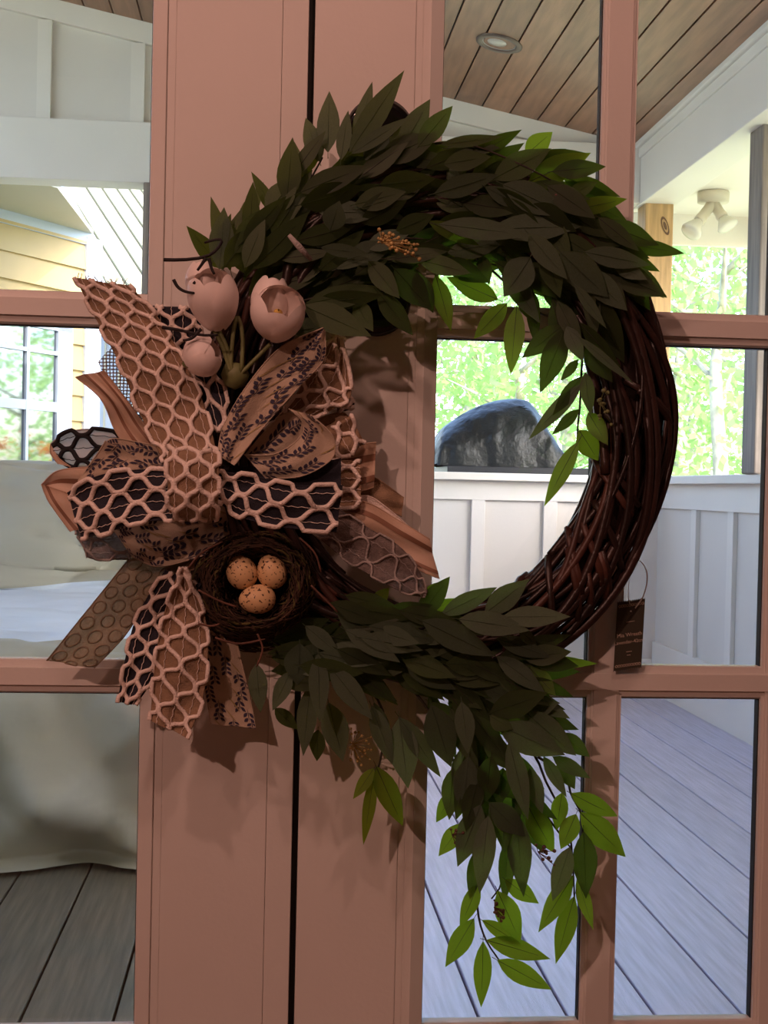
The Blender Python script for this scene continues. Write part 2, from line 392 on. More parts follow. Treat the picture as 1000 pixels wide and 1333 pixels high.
cbox(XR, XR+.02, .13, YB, 0, .25, 'base_rail', M_white, wr, bev=.002)
for y in (4.46, 3.98, 3.50, 3.02, 2.54, 2.06, 1.58, 1.1, .6): cbox(XR, XR+.02, y-.035, y+.035, .25, .905, 'batten', M_white, wr, bev=.002)

# ------------------------------------------------------------------ posts
def post(x, y, label, mt, z0=1.057, z1=2.379, s=.14, knot=None):
    t = thing('wooden_post', label, 'post', (x, y, z0))
    cbox(x-s/2, x+s/2, y-s/2, y+s/2, z0, z1, 'shaft', mt, t, bev=.006)
    if knot:
        b = MB(); c = at(knot[0], knot[1], y-s/2-.001)
        for k, (r0, r1) in enumerate(((.9, 1.25), (0, .55))):
            g = [[c+Vector((math.cos(a)*r*.014-.35*math.sin(a)*r*.03, -.0015+.0008*k, math.sin(a)*r*.036)) for a in [j*math.pi/9 for j in range(18)]] for r in (r0, r1)]
            b.grid(g, 0, True, True)
        b.build('wood_knot', M_knot, t)
    settle(t); return t
post(1.862, 5.05, 'pine post with a knot at the far corner of the porch', M_post, knot=(866, 294))
post(1.905, 3.62, 'grey weathered post at the right edge, nearer than the pine one', M_post2)
post(at(201, 300, 5.05).x+.02, 5.06, 'brown post beside the door stile, below the white header beam', M_post2)

# ------------------------------------------------------------------ recessed light
c = at_plane(650, 56, Vector((0, 0, 3.02)), Vector((.2, 0, 1)))
dn = Vector((-.2, 0, -1)).normalized()
t = thing('ceiling_light', 'round recessed light in the plank ceiling', 'light', c)
b = MB(); b.lathe([(.070, -.012), (.098, -.006), (.098, .006), (.074, .007), (.070, .0), (.070, -.012)], c, dn, 40); b.build('trim_ring', M_can, t)
b = MB(); b.lathe([(.071, .002), (.062, -.012), (.055, -.013), (0.001, -.0135)], c, dn, 32); b.build('baffle', M_can2, t)
b = MB(); b.lathe([(.045, -.012), (.040, .0), (.02, .004), (.001, .005)], c-Vector((.01, .0, 0)), dn, 28); b.build('lens', M_bulb, t)
settle(t)
# ------------------------------------------------------------------ double flood light
fc = at(929, 246, 5.06); fc.z = 2.459
t = thing('flood_light', 'cream twin flood light fixed under the white eave', 'light', fc)
b = MB(); b.lathe([(.001, 0), (.075, 0), (.078, .006), (.076, .05), (.001, .054)], fc, Vector((0, 0, -1)), 32); b.build('mounting_plate', M_fix, t)
for (ex, ey) in ((901, 300), (947, 293)):
    e = at(ex, ey, fc.y-.05); s0 = fc+Vector((0, 0, -.05)); ax = (e-s0); Ln = ax.length; ax.normalize()
    b = MB(); b.lathe([(.001, 0), (.022, .0), (.026, Ln*.12), (.026, Ln*.5), (.029, Ln*.55), (.029, Ln*.66), (.023, Ln*.68)], s0, ax, 20)
    hd = b.build('lamp_holder', M_fix, t)
    b = MB(); b.lathe([(.020, Ln*.66), (.026, Ln*.72), (.047, Ln*.95), (.053, Ln*1.02), (.050, Ln*1.08), (.03, Ln*1.11), (.001, Ln*1.12)], s0, ax, 24)
    b.build('reflector_bulb', M_bulb, hd)
settle(t)

# ------------------------------------------------------------------ covered sofa
CRS = [((-40, 890), (58, 1045), .075, .16), ((58, 1045), (200, 940), .065, .13), ((60, 1050), (185, 1122), .055, .09), ((-30, 1040), (110, 1106), -.06, .10), ((100, 915), (150, 1010), -.03, .10), ((-60, 980), (40, 950), -.03, .12)]
CRW = [((lambda p: (p.x, p.z))(at(*a, 1.94)), (lambda p: (p.x, p.z))(at(*c, 1.94)), h, w_) for a, c, h, w_ in CRS]
def creases(x, z):
    t = 0
    for (ax, az), (bx, bz), h, w_ in CRW:
        dx, dz = bx-ax, bz-az; u = max(0, min(1, ((x-ax)*dx+(z-az)*dz)/(dx*dx+dz*dz)))
        dd = math.hypot(x-ax-u*dx, z-az-u*dz); t -= h*max(0, 1-dd/w_)
    # repeat the same soft swags further left, outside the view
    if x < -1.0: t += .05*abs(math.sin(4*(x+z)))*min(1, (-1.0-x)*3)
    return t
def sofa():
    t = thing('covered_sofa', 'beige tarp draped over a long outdoor sofa on the deck', 'sofa', (-1.1, 2.6, 0))
    prof = [(1.90, .015), (1.955, .03), (1.935, .08), (1.95, .25), (1.93, .42), (1.96, .51), (2.03, .56), (2.3, .60), (2.6, .62), (2.88, .655), (2.95, .69), (3.0, .80), (3.05, .97), (3.12, 1.03), (3.3, 1.045), (3.46, 1.0), (3.52, .7), (3.56, .2), (3.58, .015)]
    pr = cr([(0, a, c) for a, c in prof], 130); nx = 150; xs = [-2.15+(2.02)*i/(nx-1) for i in range(nx)]
    g = []
    for i, x in enumerate(xs):
        e = min(1, (xs[-1]-x)/.10, (x-xs[0])/.10); e = max(0, e); kk = math.sqrt(max(0, 1-(1-e)**2))
        row = []
        for p in pr:
            zf = p.z; s = Vector((x, p.y, p.z))
            yc = 2.6; s.y = yc+(s.y-yc)*(.93+.07*kk); s.z = zf*(.90+.10*kk)
            front = p.y < 2.0
            q = Vector((x*1.6, p.y*1.3, p.z*2.2))
            a = noise.noise(q*1.3+Vector((3, 1, 7)))
            if front:
                # big diagonal folds on the front sheet
                f1 = abs(math.sin(4.2*(x*.9+p.z*1.5)+2*a)); f2 = abs(math.sin(3.1*(x*1.3-p.z*1.1)+1.5+2.2*a))
                s.y += creases(x, p.z)+.03*a+.008*noise.noise(q*6)
                if p.z < .2: s.y += (x+.7)*.25*(1-p.z/.2)+.02*math.sin(x*11)*(1-p.z/.2)
            else:
                fold = abs(noise.noise(Vector((x*.9, p.y*9+x*1.2, p.z*7))))
                s.z += -.028*(1-min(1, fold*4))+.018*a+.012*noise.noise(Vector((x*3, p.y*22, 1)))
                if p.y > 2.9: s.y += .05*a-.07*abs(math.sin(3.5*(x-1.7*p.z)+1.5*a))+.03*noise.noise(Vector((x*5, p.z*12, 3)))
                if p.z > .9: s.z += .008*a
            s.z = max(s.z, .006)
            row.append(s)
        g.append(row)
    b = MB(); b.grid(g); k = len(pr)
    ya = [p.y for p in pr]
    for fi, f in enumerate(b.f):
        c_ = f[0] % k
        if 2.08 < pr[c_].y < 2.90 and pr[c_].z < .68: b.m[fi] = 1
    o = b.build('tarp', [M_tarp, M_sheet], t)
    # end closing sheet
    b = MB(); ends = g[-1]; cpt = Vector((xs[-1]+.015, 2.7, .3)); b.grid([ends, [cpt.lerp(p, .5)+Vector((.02, 0, 0)) for p in ends], [cpt]*len(ends)]); b.build('tarp_end', M_tarp, t)
    b = MB()
    for x in (-2.0, -.3):
        for y in (2.15, 3.35): b.box(x-.03, x+.03, y-.03, y+.03, 0, .3)
    b.build('sofa_legs', M_counter, t)
    settle(t)
sofa()

# ------------------------------------------------------------------ grill under its cover, on a dark counter beyond the far wall
def grill():
    Y = 5.42; cl = P  # noqa
    a = at(572, 612, Y); bb = at(742, 612, Y); zt = at(640, 520, Y).z
    t = thing('outdoor_counter', 'dark stone counter top behind the far half wall', 'counter', ((a.x+bb.x)/2, Y+.1, -.5))
    cbox(a.x+.02, at(800, 612, Y).x, Y-.16, Y+.45, 1.06, 1.093, 'counter_top', M_counter, t, bev=.004)
    cbox(a.x+.06, at(790, 612, Y).x, Y-.10, Y+.40, -.5, 1.06, 'counter_base', M_panel, t)
    settle(t)
    t = thing('covered_grill', 'domed grill under a glossy black cover on the counter', 'grill', ((a.x+bb.x)/2, Y+.1, 1.093))
    top = [(560, 606), (563, 585), (572, 562), (592, 545), (622, 529), (650, 521), (682, 521), (700, 540), (718, 572), (727, 592), (731, 607)]
    pts = cr([at(x, y, Y+.1) for x, y in top], 60); zb = 1.091; nn = 34; g = []
    for p in pts:
        h = max(.01, p.z-zb); row = []
        for j in range(nn):
            a_ = math.pi*j/(nn-1); yy = -math.cos(a_); zz = math.sin(a_)**.55
            q = Vector((p.x, Y+.1+yy*.24, zb+h*zz))
            nz = noise.noise(q*9)*.03-.02*(1-min(1, 5*abs(noise.noise(q*7+Vector((5, 0, 0))))))+noise.noise(q*24)*.008
            q.y += nz*(.4+.6*zz); q.z += nz*.7*zz*(1 if zz < .95 else .3); q.x += nz*.5; q.z = max(zb+.002, q.z)
            row.append(q)
        g.append(row)
    b = MB(); b.grid(g); b.build('vinyl_cover', M_grill, t)
    settle(t)
grill()

# ------------------------------------------------------------------ house wing seen past the porch
def wing():
    C0 = at(115, 500, 7.6); C0.z = 0; d = Vector((.53, .848, 0)); n = Vector((.848, -.53, 0))
    Mw = Matrix((( -d.x, n.x, 0, C0.x), (-d.y, n.y, 0, C0.y), (0, 0, 1, 0), (0, 0, 0, 1)))   # local x back along the wall, y outwards
    t = thing('house_wing', 'yellow lap-sided house wing with a white window, past the sofa', 'house', C0)
    def lb(x0, x1, y0, y1, z0, z1, name, mt, par=t, bev=0):
        b = MB(); b.box(x0, x1, y0, y1, z0, z1, 0, bev); b.v = [tuple(Mw @ Vector(v)) for v in b.v]; return b.build(name, mt, par)
    def loc(px, py):
        p = at_plane(px, py, C0, n); q = p-C0; return (-q.dot(d), p.z)
    zt = loc(100, 310)[1]
    lb(-.02, 3.4, -.1, 0, -.5, zt, 'wall_core', M_siding)
    zz = -.45; me0 = None
    step = .165
    wx0 = loc(88, 500)[0]; wx1 = wx0+1.35; wz1 = loc(60, 402)[1]; wz0 = loc(60, 640)[1]
    while zz < zt-.02:
        # boards skip the window opening
        cb0 = loc(106, 500)[0]; segs = [(cb0, 3.4)] if (zz > wz1 or zz+step < wz0) else [(cb0, wx0), (wx1, 3.4)]
        for (a, c) in segs:
            b = MB(); b.add([Mw @ Vector(v) for v in [(a, .022, zz), (c, .022, zz), (c, .004, zz+step+.01), (a, .004, zz+step+.01), (a, 0, zz), (c, 0, zz)]], [(0, 1, 2, 3), (0, 4, 5, 1), (0, 3, 4), (1, 5, 2)])
            b.build('siding_board', M_siding, t)
        zz += step
    lb(loc(126, 500)[0], loc(106, 500)[0], .0, .028, -.5, zt+.02, 'corner_board', M_trim)
    fr = lb(wx0-.005, wx1, .01, .03, wz1-.13, wz1, 'window_frame', M_trim)
    for (a, c, e, f) in ((wx0-.01, wx0+.13, wz0, wz1), (wx1-.13, wx1, wz0, wz1), (wx0, wx1, wz0, wz0+.1)): lb(a, c, .01, .03, e, f, 'window_casing', M_trim, fr)
    zm = loc(45, 528)[1]
    lb(wx0+.13, wx1-.13, .012, .028, zm-.03, zm+.03, 'meeting_rail', M_trim, fr)
    lb(wx0+.1, wx1-.1, .006, .012, wz0+.05, wz1-.1, 'window_glass', M_winr, fr)
    for q in (1, 2, 3): x = wx0+.13+(wx1-wx0-.26)*q/4; lb(x-.012, x+.012, .012, .03, wz0+.1, wz1-.1, 'glazing_bar', M_trim, fr)
    zg = loc(40, 456)[1]; lb(wx0+.13, wx1-.13, .012, .03, zg-.012, zg+.012, 'glazing_bar', M_trim, fr)
    # eave: frieze, soffit, sloping roof edge
    lb(0, 3.4, 0, .02, zt-.03, zt+.05, 'frieze_board', M_trim)
    best = None
    for k in range(10, 150):
        o_ = k*.01; p = at_plane(75, 245, C0+n*o_, n); e = abs(p.z-zt-.05)
        if best is None or e < best[0]: best = (e, o_, -(p-C0-n*o_).dot(d))
    oo, to = best[1], best[2]; xw = loc(118, 500)[0]
    b = MB(); b.add([Mw @ Vector(v) for v in [(xw, 0, zt+.05), (3.4, 0, zt+.05), (3.6, oo, zt+.05), (to, oo, zt+.05), (xw, 0, zt+.08), (3.4, 0, zt+.08), (3.6, oo, zt+.08), (to, oo, zt+.08)]],
                    [(0, 1, 2, 3), (7, 6, 5, 4), (0, 4, 5, 1), (1, 5, 6, 2), (2, 6, 7, 3), (3, 7, 4, 0)]); b.build('eave_soffit', M_sidw, t)
    settle(t)
    # sunlit board-lined rake beyond it
    t = thing('boarded_overhang', 'sunlit cream boarded overhang beside the yellow wing', 'roof', at(150, 420, 9.0))
    D = Vector((-.24, .55, .36)).normalized()
    e0 = [(60, 246), (84, 247), (111, 248), (132, 250), (151, 251), (167, 252), (182, 253), (196, 254), (215, 255), (240, 256)]
    e1 = [(125, 310), (160, 370), (186, 352), (200, 345), (214, 335), (226, 328), (240, 320), (255, 316), (280, 312)]
    A = [at(x, y, 9.2) for x, y in e0]; slope = [(125-84)/(310-247), (163-84)/(367-247), (186-111)/(346-248)]
    for k in range(9):
        (xa, ya), (xb_, yb_) = e0[k], e0[k+1]
        g1 = .62+.02*k; g2 = .62+.02*(k+1); dy = 205
        q = [at(xa-12+1, ya-22, 9.2), at(xb_-12-2.5, yb_-22, 9.2), at(xb_+g2*dy-3, yb_+dy, 8.2), at(xa+g1*dy+1, ya+dy, 8.2)]
        up = Vector((.1, -.25, .9)).normalized()*.02
        b = MB(); b.add(q+[v+up for v in q], [(0, 1, 2, 3), (7, 6, 5, 4), (0, 4, 5, 1), (1, 5, 6, 2), (2, 6, 7, 3), (3, 7, 4, 0)])
        b.build('lining_board', M_lining, t)
    q = [at(76, 240, 9.1), at(85, 240, 9.1), at(126, 312, 8.6), at(118, 312, 8.6)]
    b = MB(); b.add(q+[v+Vector((0, .04, 0)) for v in q], [(0, 1, 2, 3), (7, 6, 5, 4), (0, 4, 5, 1), (1, 5, 6, 2), (2, 6, 7, 3), (3, 7, 4, 0)]); b.build('rake_trim', M_trim, t)
    q = [at(70, 215, 9.27), at(270, 215, 9.27), at(420, 470, 8.27), at(195, 470, 8.27)]
    b = MB(); b.add(q+[v+Vector((0, .05, .03)) for v in q], [(0, 1, 2, 3), (7, 6, 5, 4), (0, 4, 5, 1), (1, 5, 6, 2), (2, 6, 7, 3), (3, 7, 4, 0)]); b.build('roof_deck', M_post2, t)
    # white wall below it
    a = at(128, 440, 9.4); c = at(215, 440, 9.4)
    cbox(a.x, c.x+.4, 9.4, 9.5, -.5, at(150, 372, 9.4).z, 'white_wall', M_trim, t)
    for k in range(6): cbox(a.x+.05+k*.11, a.x+.062+k*.11, 9.385, 9.4, -.5, at(150, 374, 9.4).z, 'wall_batten', M_sidw, t)
    settle(t)
wing()

# ------------------------------------------------------------------ ground and trees
b = MB(); b.add([(-40, 5.2, -.5), (60, 5.2, -.5), (60, 60, -.3), (-40, 60, -.3)], [(0, 1, 2, 3)]); b.build('lawn', M_ground, None, 'structure')
b = MB(); b.add([(2.2, -30, -.52), (60, -30, -.52), (60, 5.2, -.5), (2.2, 5.2, -.5)], [(0, 1, 2, 3)]); b.build('lawn', M_ground, None, 'structure')
b = MB(); b.add([(-40, -30, -.52), (-3.4, -30, -.52), (-3.4, 5.2, -.5), (-40, 5.2, -.5)], [(0, 1, 2, 3)]); b.build('lawn', M_ground, None, 'structure')
def crown_mesh(seed, n, clumps, ls=.075, mt=M_fol):
    rg = random.Random(seed); vs = []; fs = []
    cl = []
    for i in range(clumps):
        a = rg.uniform(0, 6.283); r = math.sqrt(rg.random())*1.5; z = rg.uniform(-1.9, 2.2)
        r *= max(.3, 1-abs(z)/2.8)
        cl.append((Vector((r*math.cos(a), r*math.sin(a), z)), rg.uniform(.18, .5)))
    for i in range(n):
        c, rr = rg.choice(cl); v = Vector((rg.gauss(0, 1), rg.gauss(0, 1), rg.gauss(0, .7)))*rr*.6+c
        ax = Vector((rg.gauss(0, 1), rg.gauss(0, 1), rg.gauss(0, 1))).normalized(); sd = ax.orthogonal().normalized()
        s = ls*rg.uniform(.6, 1.3); o = len(vs)
        vs += [v-ax*s, v+sd*s*.55, v+ax*s, v-sd*s*.55]; fs.append((o, o+1, o+2, o+3))
    me = bpy.data.meshes.new('foliage'); me.from_pydata([tuple(v) for v in vs], [], fs); me.materials.append(mt); return me
CR = [crown_mesh(1, 2600, 70, .06), crown_mesh(2, 3000, 90, .055), crown_mesh(3, 1800, 60, .06)]
CRO = crown_mesh(5, 2500, 30, .06, M_fol2)
tr_b = MB()
tr_b.tube(cr([(0, 0, -3.4), (.06, 0, -1.5), (-.05, .05, .2), (.05, 0, 1.8)], 10), [.13, .13, .12, .11, .10, .09, .08, .06, .05, .03], 8)
for k in range(6):
    a = k*1.1; z = -1+k*.5; tr_b.tube(cr([(0, 0, z), (math.cos(a)*.5, math.sin(a)*.5, z+.45), (math.cos(a)*1.1, math.sin(a)*1.1, z+.8)], 6), [.05, .045, .035, .03, .02, .01], 6)
TRM = None
def tree(x, y, zc_, s, k, label, trunk=True, me=None, cat='tree', group='trees beyond the porch'):
    global TRM
    t = thing('tree' if cat == 'tree' else 'shrub', label, cat, (x, y, -.45), group)
    o = link('foliage', me or CR[k], t); o.location = (0, 0, zc_+.45); o.scale = (s, s, s); o.rotation_euler = (0, 0, U(0, 6.28)); o['kind'] = 'stuff'
    if trunk:
        if TRM is None: q = tr_b.build('trunk', M_trunk, t); TRM = q.data
        else: q = link('trunk', TRM, t)
        q.location = (0, 0, zc_+.45); sz = (zc_+.45)/3.4; q.scale = (s*.8, s*.8, sz)
    return t
TL = ['slim pale green tree left of the covered grill', 'leafy tree right behind the covered grill', 'small sparse tree above the peak of the covered grill', 'tree behind the right end of the grill counter',
      'leafy tree between the pine post and the weathered post', 'small sparse tree with pale trunk left of the weathered post', 'tree partly hidden by the weathered post', 'tall far tree high above the covered grill',
      'tall sparse far tree hidden behind the willow ring', 'tall far tree behind the flood light', 'tall far tree beyond the weathered post']
TR2 = ['nearest tree to the right of the porch, mirrored in the wing window', 'broad tree far right of the porch, behind the nearest one', 'sparse tree farthest to the right beyond the porch', 'low leafy tree beyond the orange shrubs', 'tallest tree at the far right edge of the garden', 'sparse tree at the back of the garden on the right']
SL = ['orange shrub nearest the porch on the lawn', 'orange shrub in front of the other two, nearer the house', 'orange shrub farthest back on the lawn']
for ti, (px, Y, z, s, k) in enumerate([(560, 13, 1.6, 1.0, 0), (615, 15, 1.9, 1.1, 1), (675, 12.5, 1.4, .9, 2), (740, 15, 2.0, 1.1, 0), (885, 14, 2.0, 1.1, 1), (935, 12, 2.1, 1.0, 2), (990, 15, 2.3, 1.2, 0),
                         (650, 19, 2.6, 1.5, 1), (780, 20, 3.0, 1.5, 2), (900, 19, 3.6, 1.6, 0), (1000, 20, 3.6, 1.6, 1)]):
    tree(at(px, 600, Y).x, Y, z, s, k, TL[ti])
for ti, (x, y, z, s, k) in enumerate([(13.5, 9, 1.2, 1.2, 0), (16, 12, 1.6, 1.5, 1), (17, 8.5, 1.8, 1.5, 2), (12, 13, 1.5, 1.2, 1), (19, 15, 2.2, 1.7, 0), (15, 16, 2.2, 1.7, 2)]):
    tree(x, y, z, s, k, TR2[ti])
for ti, (x, y) in enumerate(((7.0, 9.2), (7.8, 8.6), (8.4, 10.2))):
    tree(x, y, .45, .45, 0, SL[ti], False, CRO, 'shrub', 'orange shrubs')

# ==================================================================== WREATH
def leaf_mesh(kind, seed):
    rg = random.Random(seed); n = 9; b = MB(); vs = []; cv = rg.uniform(-.10, .16); fold = rg.uniform(.10, .28); tw = rg.uniform(-.35, .35)
    for i in range(n):
        t = i/(n-1)
        w = (math.sin(math.pi*min(1, t**.86))**.9)*.5*(1-.25*t) if kind == 0 else (math.sin(math.pi*t**.80)**1.05)*.52
        if i == n-1: w = .0
        if i == 0: w = .03
        zc2 = cv*(t-t*t*1.0)*1.0-.10*t*t
        for s in (-1, 0, 1):
            x = w*s; z = zc2+abs(s)*w*fold*.28
            a = tw*(t-.4); vs.append((x*math.cos(a), t, z+x*math.sin(a)*.28))
    fs = []
    for i in range(n-1):
        for j in range(2): fs.append((i*3+j, i*3+j+1, i*3+j+4, i*3+j+3))
    b.add(vs, fs, 0, True)
    b.tube([(0, -.10, -.02), (0, .0, 0), (0, .45, vs[12][2]+.004), (0, .8, vs[3*7][2]+.003)], [.035, .03, .02, .01], 3, 1, False, .5)
    return b
LM = {}; LMB = []
for mi, mt in enumerate((M_leaf, M_leaf2, M_leafy)):
    for s in range(5):
        b = leaf_mesh(s % 2, 10*s+3); LMB.append(b)
        o = b.build('leaf', [mt, M_stem if mi == 2 else mt], None); LM[(mi, s)] = o.data; bpy.data.objects.remove(o)
wreath = thing('wreath', 'large dark willow wreath with green leaves hung on the double doors', 'wreath', P(568, 540, .045))
WT = Matrix.Translation(-wreath.location)
SPRIGS = []
def stem(pts, r=.0014, d=.065):
    q = [P(p[0], p[1], p[2] if len(p) > 2 else d) for p in pts]; q = cr(q, 14)
    b = MB(); b.tube(q, [r*(1.1-.5*i/13) for i in range(14)], 5); o = b.build('leafy_sprig', M_stem, wreath); o.matrix_parent_inverse = WT
    SPRIGS.append((o, q)); return o
for s in [
    [(330, 380), (360, 310), (395, 250), (420, 205)], [(400, 260), (440, 215), (470, 190)], [(400, 300), (470, 230), (545, 192), (600, 186, .09), (650, 202, .09), (700, 225, .09), (735, 245, .08)],
    [(430, 330), (520, 290), (620, 280), (700, 300), (760, 330)], [(420, 345), (470, 320), (540, 310), (600, 330), (660, 350)], [(640, 300), (700, 330), (760, 350), (800, 370)],
    [(600, 320), (650, 360), (690, 400), (735, 420)], [(740, 400), (757, 450), (757, 490), (755, 530), (752, 560), (752, 585)], [(330, 380), (310, 345), (290, 330)],
    [(350, 400), (400, 390), (450, 375), (500, 360)],
    [(350, 830), (380, 850), (410, 855), (440, 880)], [(420, 830), (480, 815), (560, 805), (640, 800)], [(440, 850), (520, 840), (600, 840), (680, 860)], [(470, 880), (500, 930), (495, 990), (487, 1010)],
    [(560, 850), (620, 900), (680, 930), (725, 970)], [(600, 900), (640, 970), (650, 1050), (655, 1140), (640, 1170)], [(600, 1020), (615, 1100), (622, 1185), (632, 1222), (650, 1250)],
    [(680, 960), (700, 990), (712, 1020), (738, 1070), (745, 1110), (748, 1168)], [(700, 985), (735, 1010), (744, 1035), (757, 1060), (760, 1085)], [(690, 1000), (705, 1050), (725, 1080), (744, 1105)],
    [(540, 900), (580, 960), (600, 1030)]]:
    stem(s)
NL = [0]
def leaf(bx, by, tx, ty, w, d0=.075, d1=None, mi=0, roll=None):
    """a leaf from its petiole (bx,by) to its tip (tx,ty)"""
    if d1 is None: d1 = d0+U(-.012, .018)
    a = P(bx, by, d0); c = P(tx, ty, d1); L = (c-a).length; Y = (c-a)/L
    view = (CAM-a).normalized(); Z = (view-Y*view.dot(Y)).normalized(); X = Y.cross(Z)
    r = roll if roll is not None else U(-.5, .5); X, Z = X*math.cos(r)+Z*math.sin(r), Z*math.cos(r)-X*math.sin(r)
    W = w/FPX*(a-CAM).length*1.12/max(.75, math.cos(r))
    mid = (a+a+c)/3; best = min(SPRIGS, key=lambda s: min((q-a).length for q in s[1]))
    o = link('leaf', LM[(mi, random.randrange(5))], best[0])
    Mx = Matrix((X*W, Y*L, Z*W)).transposed().to_4x4(); Mx.translation = a
    o.matrix_parent_inverse = WT.copy() @ Matrix.Identity(4)
    o.matrix_parent_inverse = Matrix.Identity(4)
    o.matrix_basis = WT.inverted() @ Matrix.Identity(4) @ Mx if False else Mx
    NL[0] += 1
    return o
G, O, B_ = 0, 1, 2      # dark green, olive grey underside, bright young
